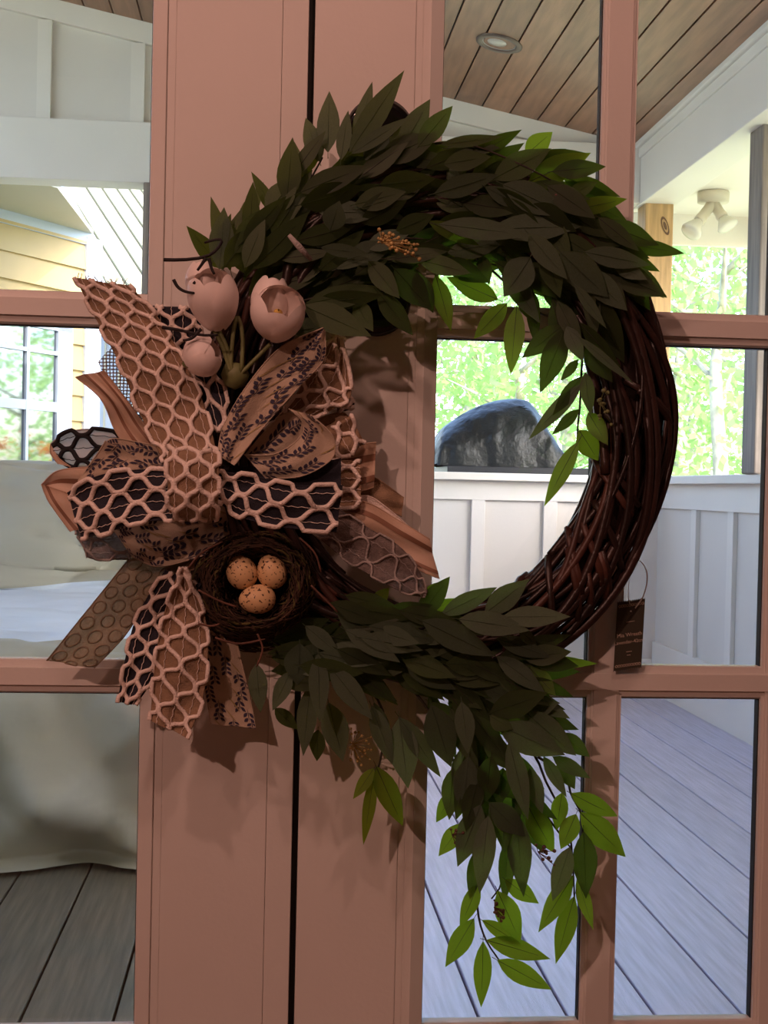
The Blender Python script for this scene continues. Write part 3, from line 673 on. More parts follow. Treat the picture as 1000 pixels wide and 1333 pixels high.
TR = [
 (427,198,428,117,25,.07,O),(416,210,398,152,25,.065,O),(373,264,381,178,27,.085,G),(388,255,384,184,24,.06,O),(362,283,327,223,17,.07,G),(350,325,322,272,20,.07,G),
 (300,352,274,255,23,.06,G),(290,350,243,294,24,.055,G),(318,355,305,295,26,.075,G),(330,350,404,275,28,.095,G),(392,250,481,215,30,.09,G),(462,190,485,105,21,.075,O),(455,198,527,91,26,.085,O),
 (444,208,453,143,19,.08,O),(458,200,533,152,18,.095,O),(522,196,561,128,27,.08,O),(545,190,590,137,27,.085,G),(478,212,505,168,32,.07,O),(574,188,655,178,15,.10,O),(582,234,622,190,24,.08,G),
 (628,214,659,179,17,.06,B_),(612,232,684,186,23,.08,G),(684,202,720,171,24,.06,B_),(642,233,719,192,29,.095,G),(688,237,770,199,29,.08,B_),(566,252,650,228,28,.10,O),(632,243,690,274,18,.10,O),
 (655,240,740,280,32,.10,O),(572,292,692,306,24,.11,O),(640,298,758,294,30,.10,O),(558,288,624,320,19,.09,B_),(740,254,778,237,19,.08,G),(742,274,818,259,22,.09,B_),(758,288,818,338,36,.075,G),
 (762,328,848,345,26,.10,O),(798,342,843,364,18,.09,O),(795,355,869,385,29,.085,G),(762,352,817,405,32,.10,O),(748,370,790,428,13,.12,O),(730,328,792,388,36,.11,O),(688,304,738,364,28,.11,O),
 (766,380,812,474,40,.085,G),(545,338,613,355,25,.09,G),(630,325,570,336,22,.07,B_),(648,390,582,361,27,.07,B_),(626,332,637,371,17,.08,G),(567,358,588,431,21,.075,B_),(543,355,564,408,24,.085,G),
 (690,335,657,386,36,.10,O),(660,395,617,441,25,.08,B_),(673,399,665,487,27,.08,B_),(680,375,700,423,27,.08,G),(732,424,680,466,28,.085,G),(735,428,704,512,28,.085,G),(738,425,759,470,22,.09,O),
 (753,468,730,496,11,.08,G),(757,490,720,541,16,.085,G),(757,500,688,572,20,.09,O),(754,533,719,566,13,.085,G),(762,485,769,540,19,.09,G),(766,537,791,579,24,.08,B_),(754,560,780,600,26,.08,B_),
 (753,575,708,659,22,.085,B_),(763,448,797,498,28,.09,G),(752,438,826,500,12,.11,O),(400,395,503,374,30,.095,G),(395,398,484,437,32,.095,G),(492,380,538,437,28,.085,G),(462,392,485,431,22,.08,G),
 (480,340,520,388,28,.09,G),(514,350,562,403,32,.09,G),(418,322,480,331,15,.105,O),(438,350,492,331,11,.105,O),(384,432,422,425,30,.07,O),(516,300,566,280,26,.09,G),(470,290,530,262,28,.085,G),
 (430,300,442,262,26,.10,O),(500,260,560,225,26,.09,G),(596,250,592,208,22,.09,O),
 # lower mass
 (334,864,339,928,25,.085,O),(378,874,355,925,22,.085,O),(390,838,388,893,34,.09,O),(414,852,417,941,27,.10,O),(430,868,485,937,31,.10,O),(414,950,412,992,21,.07,G),(404,892,394,985,23,.075,O),
 (428,915,447,992,30,.07,O),(358,922,388,950,19,.07,G),(416,850,500,869,22,.10,O),(398,815,442,852,24,.095,O),(487,915,506,990,22,.08,O),(546,802,586,751,28,.075,G),(552,778,580,757,17,.06,B_),
 (562,796,592,779,15,.055,B_),(575,800,648,764,25,.085,O),(631,799,689,754,27,.085,O),(550,808,646,855,36,.11,O),(598,806,690,820,32,.105,O),(654,803,743,802,24,.11,O),(676,820,700,841,16,.10,O),
 (651,855,745,826,23,.09,G),(690,861,779,864,17,.085,B_),(688,868,724,905,22,.08,B_),(647,855,711,902,26,.095,O),(638,928,713,902,30,.10,G),(670,932,728,915,24,.08,O),(688,925,755,950,20,.08,G),
 (455,790,540,806,26,.10,G),(470,800,556,815,26,.095,O),(520,795,600,812,24,.10,G),(450,775,520,792,22,.085,G),(430,785,497,812,26,.10,G),(480,815,576,836,24,.105,O),(470,830,552,846,26,.11,O),(488,820,546,838,22,.10,O),(440,800,502,832,26,.10,O),(450,820,522,862,26,.105,O),(440,845,510,880,26,.10,G),(488,786,506,766,18,.06,B_),
 (520,935,531,1027,34,.085,O),(490,998,525,1077,30,.075,B_),(487,1000,460,1040,17,.07,B_),(487,1008,473,1101,17,.07,B_),(484,920,512,996,26,.09,O),(520,934,575,1012,26,.09,O),(562,918,588,1000,36,.10,O),
 (601,914,610,981,26,.11,O),(592,1030,567,1071,20,.07,B_),(602,1072,571,1115,20,.075,B_),(626,1048,595,1129,30,.095,O),(636,1062,624,1164,29,.10,O),(662,1092,656,1176,21,.085,G),(672,1058,682,1169,27,.09,O),
 (658,1145,702,1177,20,.08,B_),(648,1160,679,1229,27,.08,B_),(628,1198,680,1230,15,.075,B_),(634,1224,718,1248,22,.08,B_),(648,1250,719,1289,26,.085,B_),(629,1226,627,1313,23,.085,B_),(617,1196,579,1260,23,.08,B_),
 (623,1150,599,1208,21,.075,B_),(622,1105,612,1172,19,.07,G),(756,1058,816,1117,30,.08,B_),(744,1033,805,1064,25,.08,B_),(760,1083,764,1171,27,.085,G),(752,1142,772,1211,15,.075,B_),(748,1167,723,1256,22,.08,B_),
 (746,1140,700,1214,22,.085,B_),(742,1103,719,1173,26,.09,O),(688,1050,722,1112,27,.085,B_),(750,1060,730,1106,25,.08,B_),(732,1032,724,1082,22,.075,B_),(727,990,749,1027,20,.07,G),(663,965,688,1068,27,.10,O),
 (637,1045,685,1090,28,.095,O),(650,944,736,984,36,.10,O),(683,926,750,985,36,.095,O),(730,955,768,985,22,.08,G),(720,985,769,1014,19,.09,O),(708,985,738,1038,17,.09,O),(638,932,668,949,22,.10,G),
 (640,985,632,1045,30,.10,G),(610,985,602,1060,28,.09,O),(590,1000,585,1068,26,.085,G),(655,1000,650,1050,26,.085,G),(600,1090,640,1055,20,.07,G),(625,1000,672,1040,26,.09,G),(690,1000,706,1060,22,.085,O),
]
for e in TR: leaf(e[0], e[1], e[2], e[3], e[4], e[5], None, e[6], U(-.3, .3))
def fill(path, hw, n, d0, d1, spread, lo=62, hi=92, ms=(G, G, G, G, O)):
    pts = cr([Vector((a, b_, 0)) for a, b_ in path], 60)
    for i in range(n):
        k = min(58, int((i+U(0, 1))/n*59)); p = pts[k]; t = (pts[k+1]-p).normalized(); nn = Vector((-t.y, t.x, 0)); s = U(-1, 1)
        q = p+nn*s*hw; a = s*.5*spread+U(-spread, spread)*.6
        dv = t*math.cos(a)+nn*math.sin(a); L = U(lo, hi); d = U(d0, d1)
        leaf(q.x, q.y, q.x+dv.x*L, q.y+dv.y*L, U(23, 31), d, d+U(-.01, .015), random.choice(ms), U(-.6, .6))
fill([(305, 375), (345, 320), (400, 270), (480, 240), (590, 240), (680, 262), (745, 310)], 34, 52, .065, .10, .7)
fill([(370, 385), (440, 355), (540, 320), (630, 320), (700, 350), (745, 400)], 24, 28, .055, .09, .7)
fill([(350, 850), (420, 840), (520, 845), (600, 850), (680, 880)], 36, 36, .07, .10, .6)
fill([(560, 890), (600, 930), (630, 980), (640, 1040)], 26, 16, .06, .09, .5)


def back_leaves():
    b = MB(); pr = LMB
    def one(bx, by, tx, ty, w, d):
        a = P(bx, by, d); c = P(tx, ty, d+U(-.008, .01)); L = (c-a).length; Y = (c-a)/L
        view = (CAM-a).normalized(); Z = (view-Y*view.dot(Y)).normalized(); X = Y.cross(Z); r = U(-.6, .6)
        X, Z = X*math.cos(r)+Z*math.sin(r), Z*math.cos(r)-X*math.sin(r); W = w/FPX*(a-CAM).length
        q = random.choice(pr); o = len(b.v)
        for v in q.v: b.v.append(tuple(a+X*(v[0]*W)+Y*(v[1]*L)+Z*(v[2]*W)))
        for f, m_ in zip(q.f, q.m): b.f.append([i+o for i in f]); b.m.append(m_); b.sm.append(True)
    for path, hw, n in (([(305, 365), (345, 315), (400, 265), (480, 228), (590, 225), (690, 250), (760, 310), (800, 360)], 42, 120), ([(365, 390), (440, 355), (540, 315), (640, 320), (710, 360), (760, 420)], 26, 50),
                        ([(345, 845), (420, 835), (520, 845), (600, 860), (690, 885)], 34, 75), ([(560, 880), (610, 930), (640, 990), (650, 1050)], 26, 24)):
        pts = cr([Vector((x, y, 0)) for x, y in path], 60)
        for i in range(n):
            k = min(58, int((i+U(0, 1))/n*59)); t = (pts[k+1]-pts[k]).normalized(); nn = Vector((-t.y, t.x, 0)); s = U(-1, 1); q = pts[k]+nn*s*hw
            a = s*.45+U(-.5, .5); dv = t*math.cos(a)+nn*math.sin(a); Ln = U(60, 85); one(q.x, q.y, q.x+dv.x*Ln, q.y+dv.y*Ln, U(22, 29), U(.05, .09))
    o = b.build('inner_leaves', [M_leaf, M_stem], wreath, 'stuff'); o.matrix_parent_inverse = WT
back_leaves()

# woven ring
def ring():
    cx_, cy_, a0, b0, hw = 568, 540, 258, 300, 50
    def pt(th, ph, r):
        cxr = math.cos(ph)*r
        x = cx_+(a0+hw*cxr)*math.cos(th); y = cy_-(b0+hw*cxr)*math.sin(th)
        return P(x, y, .048+.030*math.sin(ph)*r)
    rg = random.Random(11)
    for k in range(64):
        core = k % 4 == 0
        if core: r0 = rg.uniform(.3, .75); tw = rg.choice((-1, 1))*rg.uniform(.5, 1.5)
        elif k % 4 < 3: r0 = rg.uniform(.84, 1.02); tw = rg.uniform(.55, 1.15)
        else: r0 = rg.uniform(.82, .98); tw = -rg.uniform(.6, 1.6)
        p0 = 2*math.pi*rg.random(); t0 = rg.uniform(0, 6.28); span = rg.uniform(3.6, 6.0)
        n = 100; wob = rg.uniform(.0, .10); f = rg.choice([2, 3, 4]); am = rg.uniform(.1, .35)
        q = [pt(t0+span*i/n, p0+tw*(t0+span*i/n)+am*math.sin(f*i/n*6.28), r0+wob*math.sin(3*i/n*6.28+k)) for i in range(n+1)]
        rr = rg.uniform(.0030, .0056)
        b = MB(); b.tube(q, [rr*(1-.35*i/n) for i in range(n+1)], 6)
        o = b.build('willow_rod', M_vine2 if k % 6 == 1 else M_vine, wreath); o.matrix_parent_inverse = WT
    # short woven ends that poke between the long rods
    for k in range(16):
        th = rg.uniform(-1.3, .3); p_ = rg.uniform(.3, 2.6); q = [pt(th+.05*j, p_+.42*j, .99) for j in range(-2, 3)]
        b = MB(); b.tube(q, .0042, 5, flat=.6); o = b.build('binding_rod', M_vine2 if k % 2 else M_vine, wreath); o.matrix_parent_inverse = WT
    # inner dense fibre
    b = MB()
    g = [[pt(2*math.pi*i/120, 2*math.pi*j/10, .58) for j in range(10)] for i in range(121)]
    b.grid(g, 0, True, True); o = b.build('ring_core', M_vine, wreath); o.matrix_parent_inverse = WT
ring()

# black oval hanger plate behind the top of the wreath
def hanger():
    c = P(492, 283, .006); t = thing('wreath_hanger', 'glossy black oval hanger plate on the door behind the leaves', 'hanger', c)
    b = MB(); n = 48; g = []
    for (s, y) in ((1.0, 0), (1.0, -.006), (.93, -.012), (.86, -.008), (.2, -.006), (.001, -.006)):
        g.append([Vector((c.x+math.cos(a)*.036*s, -.003+y, c.z+(math.sin(a)*.036+(.087 if math.sin(a) > 0 else -.087))*s)) for a in [2*math.pi*(j+.5)/n for j in range(n)]])
    b.grid(g, 0, True, True); b.build('plate', M_black, t)
    b = MB(); b.tube(cr([(c.x, -.008, c.z+.06), (c.x, -.05, c.z+.05), (c.x, -.06, c.z+.08)], 10), .004, 8); b.build('hook', M_black, t)
    settle(t)
hanger()

def part(b, name, mt, parent, T=None, kind=None):
    o = b.build(name, mt, parent, kind); o.matrix_parent_inverse = Matrix.Translation(-Vector(T)) if T is not None else Matrix.Identity(4); return o
# ------------------------------------------------------------------ tulips (parts of the wreath)
def tulip(cx_, cy_, ln, wd, ang, d, open_=0.0, tilt=.25, label=None):
    """ang: image direction of the flower's tip, degrees, 90 = up"""
    c = P(cx_, cy_, d); sc = (c-CAM).length/FPX; R = Vector((1, 0, 0)); Uz = Vector((0, 0, 1)); V = Vector((0, -1, 0))
    ax = (R*math.cos(math.radians(ang))+Uz*math.sin(math.radians(ang))); ax = (ax*math.cos(tilt)+V*math.sin(tilt)).normalized()
    u = ax.cross(V).normalized(); v = u.cross(ax).normalized(); L = ln*sc; r = wd*sc/2; base = c-ax*L*.5
    b = MB(); b.lathe([(.002, -.004), (r*.25, 0), (r*.3, r*.2), (.001, r*.3)], base, ax, 12); root = part(b, 'tulip', M_sgreen, wreath, wreath.location)
    if label: root['label'] = label
    for k in range(6):
        outer = k % 2 == 0; a0 = k*math.pi/3+.5; rr = r*(1.0 if outer else .93); wa = 1.12 if outer else 1.0
        g = []
        for i in range(12):
            t = i/11; row = []
            for sI in range(-5, 6):
                sv = sI/5; hh = t*(1-.34*abs(sv)**2.6)*(1 if outer else .97)
                rad = rr*(math.sin(math.pi*(.07+.83*hh))**.55)*(1+open_*hh*hh*.55)*(1+.055*sv+(.03 if outer else 0))
                aa = a0+sv*wa*min(1, .35+hh*3)
                row.append(base+ax*(L*hh)+(u*math.cos(aa)+v*math.sin(aa))*rad)
            g.append(row)
        b = MB(); b.grid(g); o = part(b, 'petal', M_petal, root)
    b = MB(); b.lathe([(.001, r*.3), (r*.13, r*.35), (r*.12, L*.5), (r*.2, L*.62), (.001, L*.68)], base, ax, 10); part(b, 'pistil', M_pist, root)
    return root
tulip(263, 368, 52, 40, 95, .095, .0, -.1)
tulip(279, 392, 74, 58, 98, .115, .55, .55)
tulip(352, 392, 62, 48, 82, .10, .0, .1)
tulip(361, 412, 68, 60, 78, .12, .8, .95, 'white tulip open towards the room, yellow centre showing')
tulip(263, 464, 44, 54, 25, .115, .1, .2, 'white tulip bud lying sideways under the others')
b = MB()
for q in ([(278, 428), (290, 452), (300, 485)], [(286, 432), (296, 455), (303, 488)], [(352, 448), (330, 470), (310, 490)], [(300, 485), (303, 440), (309, 412), (316, 440), (314, 485)]):
    b.tube(cr([P(x, y, .105) for x, y in q], 14), .0022, 6)
b.lathe([(.001, -.014), (.010, -.010), (.014, 0), (.010, .010), (.001, .012)], P(306, 488, .095), Vector((0, 0, 1)), 14)
part(b, 'tulip_stems', M_sgreen, wreath, wreath.location)
for q, nm in (([(213, 338), (240, 338), (268, 334), (282, 325), (289, 313), (280, 312), (266, 316)], 'black_twig'), ([(268, 336), (262, 345), (257, 352)], 'black_twig'), ([(272, 336), (275, 348), (279, 357)], 'black_twig'),
              ([(226, 364), (232, 374), (243, 380), (260, 382)], 'black_twig'), ([(252, 367), (260, 374)], 'black_twig'), ([(211, 426), (235, 430), (262, 436), (284, 436)], 'black_twig'), ([(262, 428), (250, 440), (238, 443)], 'black_twig')):
    b = MB(); b.tube(cr([P(x, y, .135) for x, y in q], 12), [.0018-.0006*i/11 for i in range(12)], 5); part(b, nm, M_twig, wreath, wreath.location)
b = MB(); b.tube([P(376, 306, .12), P(390, 322, .12), P(405, 338, .11)], [.002, .0032, .002], 7); part(b, 'cut_stem', M_cordg, wreath, wreath.location)
# berry clusters
def berries(c0, n, sx, sy, mt, name, r=.0020, d=.115, stemp=None):
    b = MB(); rg = random.Random(n)
    for i in range(n):
        x = c0[0]+rg.uniform(-sx, sx); y = c0[1]+rg.uniform(-sy, sy)+(x-c0[0])*.4; p = P(x, y, d+rg.uniform(-.006, .006))
        bm = bmesh.new(); bmesh.ops.create_icosphere(bm, subdivisions=1, radius=r*rg.uniform(.6, 1.2)); b.bm(bm, 0, True, Matrix.Translation(p))
        b.tube([p, P(c0[0]-sx*.8, c0[1]-sy*.3, d)], .0004, 3)
    part(b, name, mt, wreath, wreath.location, 'stuff')
berries((520, 318), 46, 28, 10, M_gold, 'berry_cluster')
berries((735, 262), 20, 14, 10, M_berry, 'berry_cluster', .0018, .09)
berries((652, 1185), 18, 10, 14, M_berry, 'berry_cluster', .0018, .09); berries((710, 1112), 10, 12, 10, M_berry, 'berry_cluster', .0022, .09)
berries((595, 1090), 10, 8, 10, M_berry, 'berry_cluster', .0018, .09); berries((788, 530), 12, 8, 22, M_sgreen, 'berry_cluster', .0024, .10)
berries((470, 975), 26, 14, 22, M_gold, 'berry_cluster', .0016, .05)

# ==================================================================== RIBBON BOW
bow = thing('ribbon_bow', 'full bow of jute, lace, printed and striped ribbons on the wreath', 'bow', P(252, 630, .12))
BT = bow.location
def cloth(name, A, B, mt, d=.08, n=36, m=9, style=None, wave=.0025, cell=.0118, lam=.031, cord=None, cr_=.0023, stripes=None, thread=True, bulge=0.0):
    A3 = cr([P(p[0], p[1], p[2] if len(p) > 2 else d) for p in A], n); B3 = cr([P(p[0], p[1], p[2] if len(p) > 2 else d) for p in B], n)
    ph = U(0, 6)
    def surf(u, v):
        x = u*(n-1); i = min(int(x), n-2); t = x-i
        a = A3[i].lerp(A3[i+1], t); b_ = B3[i].lerp(B3[i+1], t); p = a.lerp(b_, v)
        wv = wave*math.sin(2*math.pi*v*1.3+ph+u*5)+wave*.7*math.sin(u*11+ph*2)
        p = p+Vector((0, -1, 0))*(wv+bulge*math.sin(math.pi*v))
        return p
    L = sum((A3[i+1].lerp(B3[i+1], .5)-A3[i].lerp(B3[i], .5)).length for i in range(n-1)); W = sum((A3[i]-B3[i]).length for i in range(n))/n
    b = MB(); g = [[surf(i/(n-1), j/(m-1)) for j in range(m)] for i in range(n)]
    mats = [mt]
    b.grid(g)
    if stripes:
        mats.append(M_stripe)
        for (v0, v1) in stripes: b.grid([[surf(i/(n-1), v)+Vector((0, -.0006, 0)) for v in (v0, (v0+v1)/2, v1)] for i in range(n)], 1)
    for v in (0, 1):    # hemmed wired edge
        b.tube([surf(i/(n-1), v) for i in range(n)], .0007, 4, 0)
    if style == 'print':
        mats += [M_print, M_ochre]; rg = random.Random(int(ph*100))
        def decal(u, v, a, ln, wd, mi):
            q = []
            for (s, t) in ((-1, 0), (-.3, -.5), (.3, -.5), (1, 0), (.3, .5), (-.3, .5)):
                x = s*ln*math.cos(a)-t*wd*math.sin(a); y = s*ln*math.sin(a)+t*wd*math.cos(a)
                q.append(surf(min(1, max(0, u+x/L)), min(1, max(0, v+y/W)))+Vector((0, -.0009, 0)))
            b.add(q, [(0, 1, 2, 3, 4, 5)], mi)
        k = max(2, int(L/.0085)); rows = max(1, round(W/.013))
        for r_ in range(rows):
            for i in range(k):
                u = (i+.5)/k; v = (r_+.5)/rows+.12*math.sin(i*1.7+r_*2)
                if (i//5+r_) % 3 != 2:
                    for s in (-1, 1):
                        for q_ in (0, .5): decal(u+q_/k, v+s*.0028/W, s*.75, .0030, .0026, 1)
                    decal(u, v, 0, .006, .0006, 1)
                elif rg.random() < .5: decal(u, v+.1, .5, .009, .0012, 2)
    o = part(b, name, mats, bow, BT)
    if style == 'lattice':
        cb = MB(); cm = cord or M_cordp
        k = max(3, round(W/cell)+1); s = 1.0/(k-1); nn = max(16, int(L/.0026))
        for q in range(k):
            v0 = q*s; sg = 1 if q % 2 else -1; path = []
            for i in range(nn+1):
                u = i/nn; sn = math.sin(2*math.pi*u*L/lam+ph); sh = math.tanh(1.5*sn)/.905
                v = v0+sg*sh*s*.47; v = min(1.03, max(-.03, v))
                path.append(surf(u, v)+Vector((0, -1, 0))*(.0016+.0006*abs(sn)))
            cb.tube(path, cr_, 6, 0)
        o2 = part(cb, 'lattice_cord', cm, o)
        if thread:
            tb = MB()
            for q in range(k-1):
                path = [surf(i/nn, (q+.5)*s+.04*s*math.sin(i*2.1))+Vector((0, -.0012, 0)) for i in range(nn+1)]
                tb.tube(path, .0004, 3)
            part(tb, 'sewn_thread', cm, o)
    if style == 'gauze':
        cb = MB(); k = max(2, round(W/.014)); nn = max(3, int(L/.017))
        for i in range(nn):
            for j in range(k):
                u0 = (i+.5+(.5 if j % 2 else 0))/nn; v0 = (j+.5)/k
                if u0 > 1: continue
                path = []
                for a in range(13):
                    t = a/12*2*math.pi; path.append(surf(min(1, max(0, u0+math.cos(t)*.0068/L)), min(1, max(0, v0+math.sin(t)*.0062/W)))+Vector((0, -.001, 0)))
                cb.tube(path, .0008, 4)
        part(cb, 'circle_stitching', cord or M_gauze, o)
    if style == 'fray' or style == 'lattice' and name.startswith('frayed'):
        pass
    return o
def fray(o_surf_pts, mt, parent, n=26, ln=.012):
    b = MB(); rg = random.Random(3)
    for i in range(n):
        p = o_surf_pts[0].lerp(o_surf_pts[1], rg.random()); q = p+Vector((rg.uniform(-.6, .5), rg.uniform(-.3, .3), rg.uniform(.2, 1)))*ln
        b.tube(cr([p, p.lerp(q, .5)+Vector((rg.uniform(-.002, .002), 0, 0)), q], 5), .0004, 3)
    part(b, 'frayed_threads', mt, parent)
# back layer
cloth('ribbon_tail', [(245, 590), (222, 535), (192, 490), (150, 448)], [(190, 600), (172, 545), (145, 505), (128, 470)], M_weave, .055, style=None)
cloth('ribbon_tail', [(178, 600), (150, 560), (132, 520), (97, 490)], [(222, 592), (190, 556), (166, 522), (135, 482)], M_satin, .07, stripes=[(.30, .42), (.72, .82)], wave=.004)
cloth('ribbon_tail', [(255, 565, .10), (225, 485), (206, 445), (200, 398)], [(302, 560, .10), (287, 490), (262, 440), (262, 402)], M_navy, .085, style='lattice')
t1 = cloth('ribbon_tail', [(215, 602, .12), (186, 545), (157, 475), (124, 412), (99, 362)], [(282, 592, .12), (264, 525), (234, 462), (204, 412), (168, 372)], M_jute, .10, style='lattice', cord=M_cordp, cr_=.0021)
fray((P(99, 366, .10), P(168, 376, .10)), M_jute, t1, 40, .010)
# lace piece seen from behind
cloth('ribbon_loop', [(158, 564), (120, 559), (88, 563), (66, 578)], [(160, 603), (118, 607), (92, 606), (74, 596)], M_lacew, .055, style='lattice', cord=M_cordb, cr_=.0023, cell=.0115, lam=.032)
cloth('ribbon_loop', [(66, 578), (66, 590), (76, 604)], [(74, 592), (78, 598), (92, 608)], M_satin, .06, wave=0)
# beige striped loop far left
cloth('ribbon_loop', [(170, 606), (120, 608), (76, 613), (55, 630)], [(170, 668), (120, 662), (85, 648), (57, 637)], M_satin, .075, stripes=[(.3, .45)])
cloth('ribbon_loop', [(54, 630), (62, 650), (78, 674), (92, 692)], [(84, 640), (96, 652), (112, 668), (128, 682)], M_satin, .085, stripes=[(.15, .3)], wave=.001)
# printed loop left
cloth('ribbon_loop', [(225, 584, .12), (186, 577), (150, 571), (135, 578)], [(225, 614, .12), (185, 618), (152, 614), (128, 606)], M_cream, .085, style='print', wave=.001)
cloth('ribbon_loop', [(138, 574), (126, 592), (112, 612), (102, 626)], [(222, 618), (190, 622), (158, 628), (128, 640)], M_cream, .10, style='print', wave=.002)
# lower grey lace and printed loop
cloth('ribbon_loop', [(96, 688), (120, 694), (168, 690)], [(112, 724), (130, 728), (170, 728)], M_grey, .05, style='lattice', cord=M_cordg, cr_=.0013, lam=.03)
cloth('ribbon_loop', [(140, 680), (200, 668), (296, 655)], [(172, 724), (212, 737), (300, 712)], M_cream, .065, style='print')
cloth('ribbon_loop', [(225, 640), (260, 640), (320, 650)], [(215, 745), (258, 740), (310, 720)], M_jute, .048)
# gauze tail lower left
cloth('ribbon_tail', [(180, 712), (148, 752), (108, 802), (61, 860)], [(262, 720), (200, 774), (162, 828), (122, 870)], M_gauze, .05, style='gauze')
# navy, jute and printed tails hanging down
cloth('ribbon_tail', [(216, 742, .09), (180, 800), (164, 858), (154, 914)], [(262, 760, .09), (224, 810), (208, 868), (176, 918)], M_navy, .065, style='lattice')
cloth('ribbon_tail', [(262, 815), (264, 860), (268, 905), (275, 942)], [(304, 815), (314, 860), (324, 900), (333, 948)], M_cream, .045, style='print')
cloth('ribbon_tail', [(236, 738, .10), (214, 800), (202, 868), (196, 938)], [(242, 738, .10), (264, 795), (270, 850), (262, 915), (243, 960)], M_jute, .085, style='lattice')
# right side, back to front
cloth('ribbon_tail', [(462, 618), (488, 622), (512, 638), (526, 648)], [(462, 650), (482, 655), (505, 664), (523, 672)], M_jute, .045, style=None)
lb_ = cloth('ribbon_tail', [(455, 650), (480, 646), (505, 662), (531, 684)], [(455, 668), (478, 668), (502, 680), (527, 694)], M_cordp, .055, wave=.001)
cloth('ribbon_tail', [(440, 648), (480, 655), (520, 678), (559, 702)], [(440, 690), (480, 705), (530, 735), (572, 753)], M_satin, .065, stripes=[(.22, .36), (.80, .9)], wave=.003)
cloth('ribbon_tail', [(440, 662), (480, 688), (520, 712), (546, 745), (556, 770)], [(405, 690), (450, 728), (490, 752), (528, 772), (554, 777)], M_grey, .085, style='lattice', cord=M_cordg, cr_=.0012, lam=.03, cell=.012)
cloth('ribbon_loop', [(425, 588), (455, 582), (474, 578), (490, 576)], [(425, 645), (455, 641), (474, 638), (487, 634)], M_satin, .055, stripes=[(.25, .4), (.72, .86)])
cloth('ribbon_loop', [(430, 602), (450, 600), (469, 602)], [(430, 660), (450, 660), (470, 658)], M_jute, .07, style='lattice', wave=.001)
cloth('ribbon_loop', [(405, 550), (425, 541), (448, 538), (456, 548)], [(415, 580), (435, 572), (452, 560), (458, 550)], M_jute, .06, wave=.001)
cloth('ribbon_loop', [(456, 541), (463, 556), (475, 578)], [(418, 565), (430, 590), (440, 606)], M_jute, .07, style='lattice', lam=.03, wave=.003)
cloth('ribbon_loop', [(436, 522), (450, 518), (462, 520)], [(440, 535), (450, 534), (461, 530)], M_navy, .06, style='lattice', cell=.01, lam=.02)
t2 = cloth('ribbon_tail', [(345, 560), (382, 520), (406, 478), (436, 434)], [(385, 560), (410, 543), (440, 528), (457, 510), (446, 440)], M_jute, .075, style='lattice')
fray((P(434, 438, .08), P(450, 445, .08)), M_cordp, t2, 14, .008)
cloth('ribbon_loop', [(320, 592), (345, 562), (372, 538), (392, 545)], [(326, 594), (362, 590), (388, 572), (394, 550)], M_cream, .09, style='print', wave=.001)
cloth('ribbon_loop', [(318, 592), (358, 591), (389, 571), (394, 550), (376, 532)], [(345, 622), (392, 620), (432, 597), (433, 568), (404, 540)], M_cream, .105, style='print', wave=.002)
cloth('ribbon_loop', [(283, 592, .12), (291, 555), (320, 505), (365, 453), (421, 427)], [(305, 606, .12), (338, 562), (388, 505), (421, 468), (423, 430)], M_cream, .11, style='print', wave=.003)
cloth('ribbon_loop', [(290, 606), (350, 608), (400, 606), (444, 597)], [(290, 632), (350, 634), (400, 636), (444, 634)], M_navy, .095, wave=.002)
# front loops and knot
cloth('ribbon_loop', [(224, 613, .14), (180, 612), (128, 620), (88, 642, .10)], [(224, 676, .14), (176, 680), (135, 694), (106, 700, .11)], M_navy, .125, style='lattice', cr_=.0025, cell=.0122, lam=.035)
cloth('ribbon_loop', [(284, 614, .14), (330, 620), (385, 632), (446, 632, .11)], [(284, 652, .14), (312, 672), (368, 686), (438, 692, .11)], M_navy, .13, style='lattice', cr_=.0025, cell=.0122, lam=.035)
k_ = cloth('ribbon_knot', [(222, 580, .13), (219, 600, .15), (219, 630, .152), (220, 655, .148), (223, 678, .125)], [(284, 587, .13), (284, 605, .15), (284, 630, .152), (283, 655, .148), (281, 677, .125)], M_jute, .14, style='lattice', cr_=.0025, cell=.0125, lam=.034, wave=.001, bulge=.006)

# ==================================================================== NEST AND EGGS
nc = P(334, 762, .06)
nest = thing('bird_nest', 'small brown twig nest below the bow, holding three eggs', 'nest', nc)
def nest_pt(a, rho, lift=0):
    """rho 0..1 from the middle of the bowl to the outer foot"""
    px = 334+math.cos(a)*88*rho; py = 762-math.sin(a)*80*rho
    if rho < .62: d = .055+.055*(rho/.62)**2
    else: d = .11-.075*((rho-.62)/.38)**1.6
    return P(px, py, d+lift)
b = MB(); g = [[nest_pt(2*math.pi*j/40, max(.01, i/12), -.006) for j in range(40)] for i in range(13)]; b.grid(g, 0, True, True); part(b, 'nest_bowl', M_nest, nest, nc)
rg = random.Random(21)
for (cnt, mt, nm, rad) in ((620, M_nest, 'nest_fibres', .0007), (90, M_nest2, 'moss_strands', .0009)):
    b = MB()
    for i in range(cnt):
        a = rg.uniform(0, 6.283); rho = rg.uniform(.35, 1.02); sp = rg.uniform(.4, 1.6)*rg.choice((-1, 1)); dr = rg.uniform(-.25, .25); li = rg.uniform(-.004, .007); ph = rg.uniform(0, 6)
        pts = [nest_pt(a+sp*j/7, min(1.12, max(.2, rho+dr*j/7+.03*math.sin(j+ph))), li+.003*math.sin(j*1.3+ph)) for j in range(8)]
        b.tube(pts, rad*rg.uniform(.6, 1.5), 3, 0, False)
    part(b, nm, mt, nest, nc, 'stuff')
